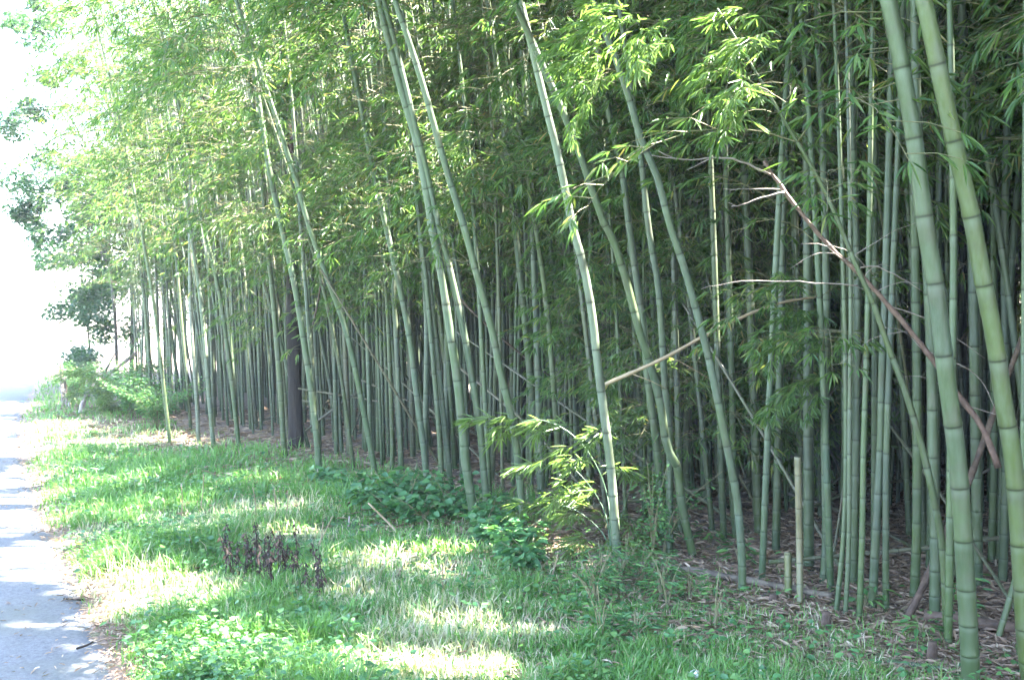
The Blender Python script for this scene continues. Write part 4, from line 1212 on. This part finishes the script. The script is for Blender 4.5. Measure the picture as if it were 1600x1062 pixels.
# dead seed stalks
dk = np.random.default_rng(90)
def seed_stalk(base, H, n, seed, label, group):
    rr = np.random.default_rng(seed)
    root = thing('seed_stalk', base, label, 'dead weed', group)
    tip = base + [rr.normal(0, .04), rr.normal(0, .04), H]
    P, s = smooth_path([base, (base + tip) / 2 + rr.normal(0, .01, 3), tip], .03)
    b = Buf(); tube(b, P, np.linspace(.004, .002, len(P)), 5)
    link('stalk', b.mesh('stalk', [M_BARK], base, True), root)
    u = rr.uniform(.35, 1, n)
    p = np.stack([np.interp(u * s[-1], s, P[:, i]) for i in range(3)], 1) + rr.normal(0, .008, (n, 3))
    a = rr.uniform(0, 6.28, n)
    V, f, t = ovals(p, np.stack([np.cos(a) * .6, np.sin(a) * .6, -rr.uniform(.3, 1.2, n)], 1), rr.normal(0, 1, (n, 3)), rr.uniform(.018, .045, n), rr.uniform(.007, .016, n), rr.uniform(0, 1, n))
    b = Buf(); b.add(V, f, t)
    link('seed_head', b.mesh('seed_head', [M_SEED], base), root)
pts = [(345, 870), (352, 905), (365, 895), (375, 905), (392, 880), (398, 900), (412, 890), (414, 910), (425, 905), (440, 890), (447, 905), (465, 890), (497, 915), (405, 925), (427, 925), (455, 925), (507, 940), (490, 945), (380, 915), (460, 910), (435, 912), (385, 895), (420, 898), (435, 900), (372, 912), (400, 912), (415, 920), (450, 898), (480, 930)]
for j, (u, v) in enumerate(pts):
    seed_stalk(np.array(GP(0, (u, v))[0]), dk.uniform(.17, .33), 26, 800 + j, 'dead blackish weed stalk with drooping husks in the green grass', 'dead dark weed stalks in the grass')
# dry pale grass stems
for j, (u, v, u2, v2) in enumerate([(490, 860, 520, 805), (495, 865, 505, 815), (430, 820, 428, 760), (445, 815, 450, 765), (690, 930, 690, 880), (283, 810, 283, 755), (312, 800, 318, 740), (620, 900, 640, 860), (680, 905, 700, 870), (860, 905, 872, 860), (400, 815, 395, 760)]):
    g = np.array(GP(0, (u, v))[0])
    rod('dry_stem', 'thin straw coloured dry stem standing in the sunny grass', 'dry stem', [g, at((u + u2) / 2 + 2, (v + v2) / 2, g[1]), at(u2, v2, g[1] - .02)], .005, .003, M_TAN, 'straw coloured dry stems in the grass', 5, seed=900 + j)
# white mushroom
g = np.array(GP(0, (1085, 1066))[0])
root = thing('mushroom', g, 'small white mushroom poking from the grass at the bottom edge', 'mushroom')
b = Buf(); tube(b, smooth_path([g, g + [.002, 0, .03], g + [.003, 0, .045]], .01)[0], .009, 10)
link('stem', b.mesh('stem', [M_WHITE], g, True), root)
b = Buf(); tube(b, np.array([g + [.003, 0, z] for z in (.040, .046, .053, .060, .064)]), [.030, .029, .024, .014, .003], 14)
link('cap', b.mesh('cap', [M_WHITE], g, True), root)

# ------------------------------------------------------------------ thin haze volume added to stand for lens glare
hb = Buf()
x0, x1, y0, y1, z0, z1 = -70, 45, -25, 130, -1.2, 14
hb.add([(x0, y0, z0), (x1, y0, z0), (x1, y1, z0), (x0, y1, z0), (x0, y0, z1), (x1, y0, z1), (x1, y1, z1), (x0, y1, z1)],
       np.array([(0, 3, 2, 1), (4, 5, 6, 7), (0, 1, 5, 4), (1, 2, 6, 5), (2, 3, 7, 6), (3, 0, 4, 7)]))
m = bpy.data.materials.new('glare_haze'); m.use_nodes = True
n = m.node_tree; n.nodes.clear()
out = N(n, 'ShaderNodeOutputMaterial'); pv = N(n, 'ShaderNodeVolumePrincipled')
pv.inputs['Color'].default_value = (.97, .99, 1, 1); pv.inputs['Density'].default_value = .0015; pv.inputs['Anisotropy'].default_value = -.1
n.links.new(pv.outputs[0], out.inputs['Volume'])
o = link('haze', hb.mesh('haze', [m]))
tag(o, 'faint haze added for the veiling glare of the lens', 'haze', None, 'stuff')

for k in range(22):                # dead canes leaning about between the living ones
    rr = np.random.default_rng(1500 + k)
    while True:
        u, d = rr.uniform(620, 1600), rr.uniform(5.6, 10)
        g = np.array([ray(u, 600)[0] * d, d])
        if tq(*g)[1] > .7: break
    a = rr.uniform(0, 6.28); L = rr.uniform(1.6, 3.6); el = rr.uniform(.35, 1.2)
    D = np.array([math.cos(a) * math.cos(el), math.sin(a) * math.cos(el), math.sin(el)])
    P0 = np.array([g[0], g[1], GZ])
    rod('leaning_cane', 'dead brown cane leaning between the living culms inside the grove', 'dead cane', [P0, P0 + D * L * .5 + rr.normal(0, .04, 3), P0 + D * L], rr.uniform(.009, .015), .006, M_CULM, 'dead canes leaning inside the grove', culm=True, color=[(.12, .075, .05), (.15, .115, .07), (.085, .06, .045)][k % 3], seed=1600 + k)
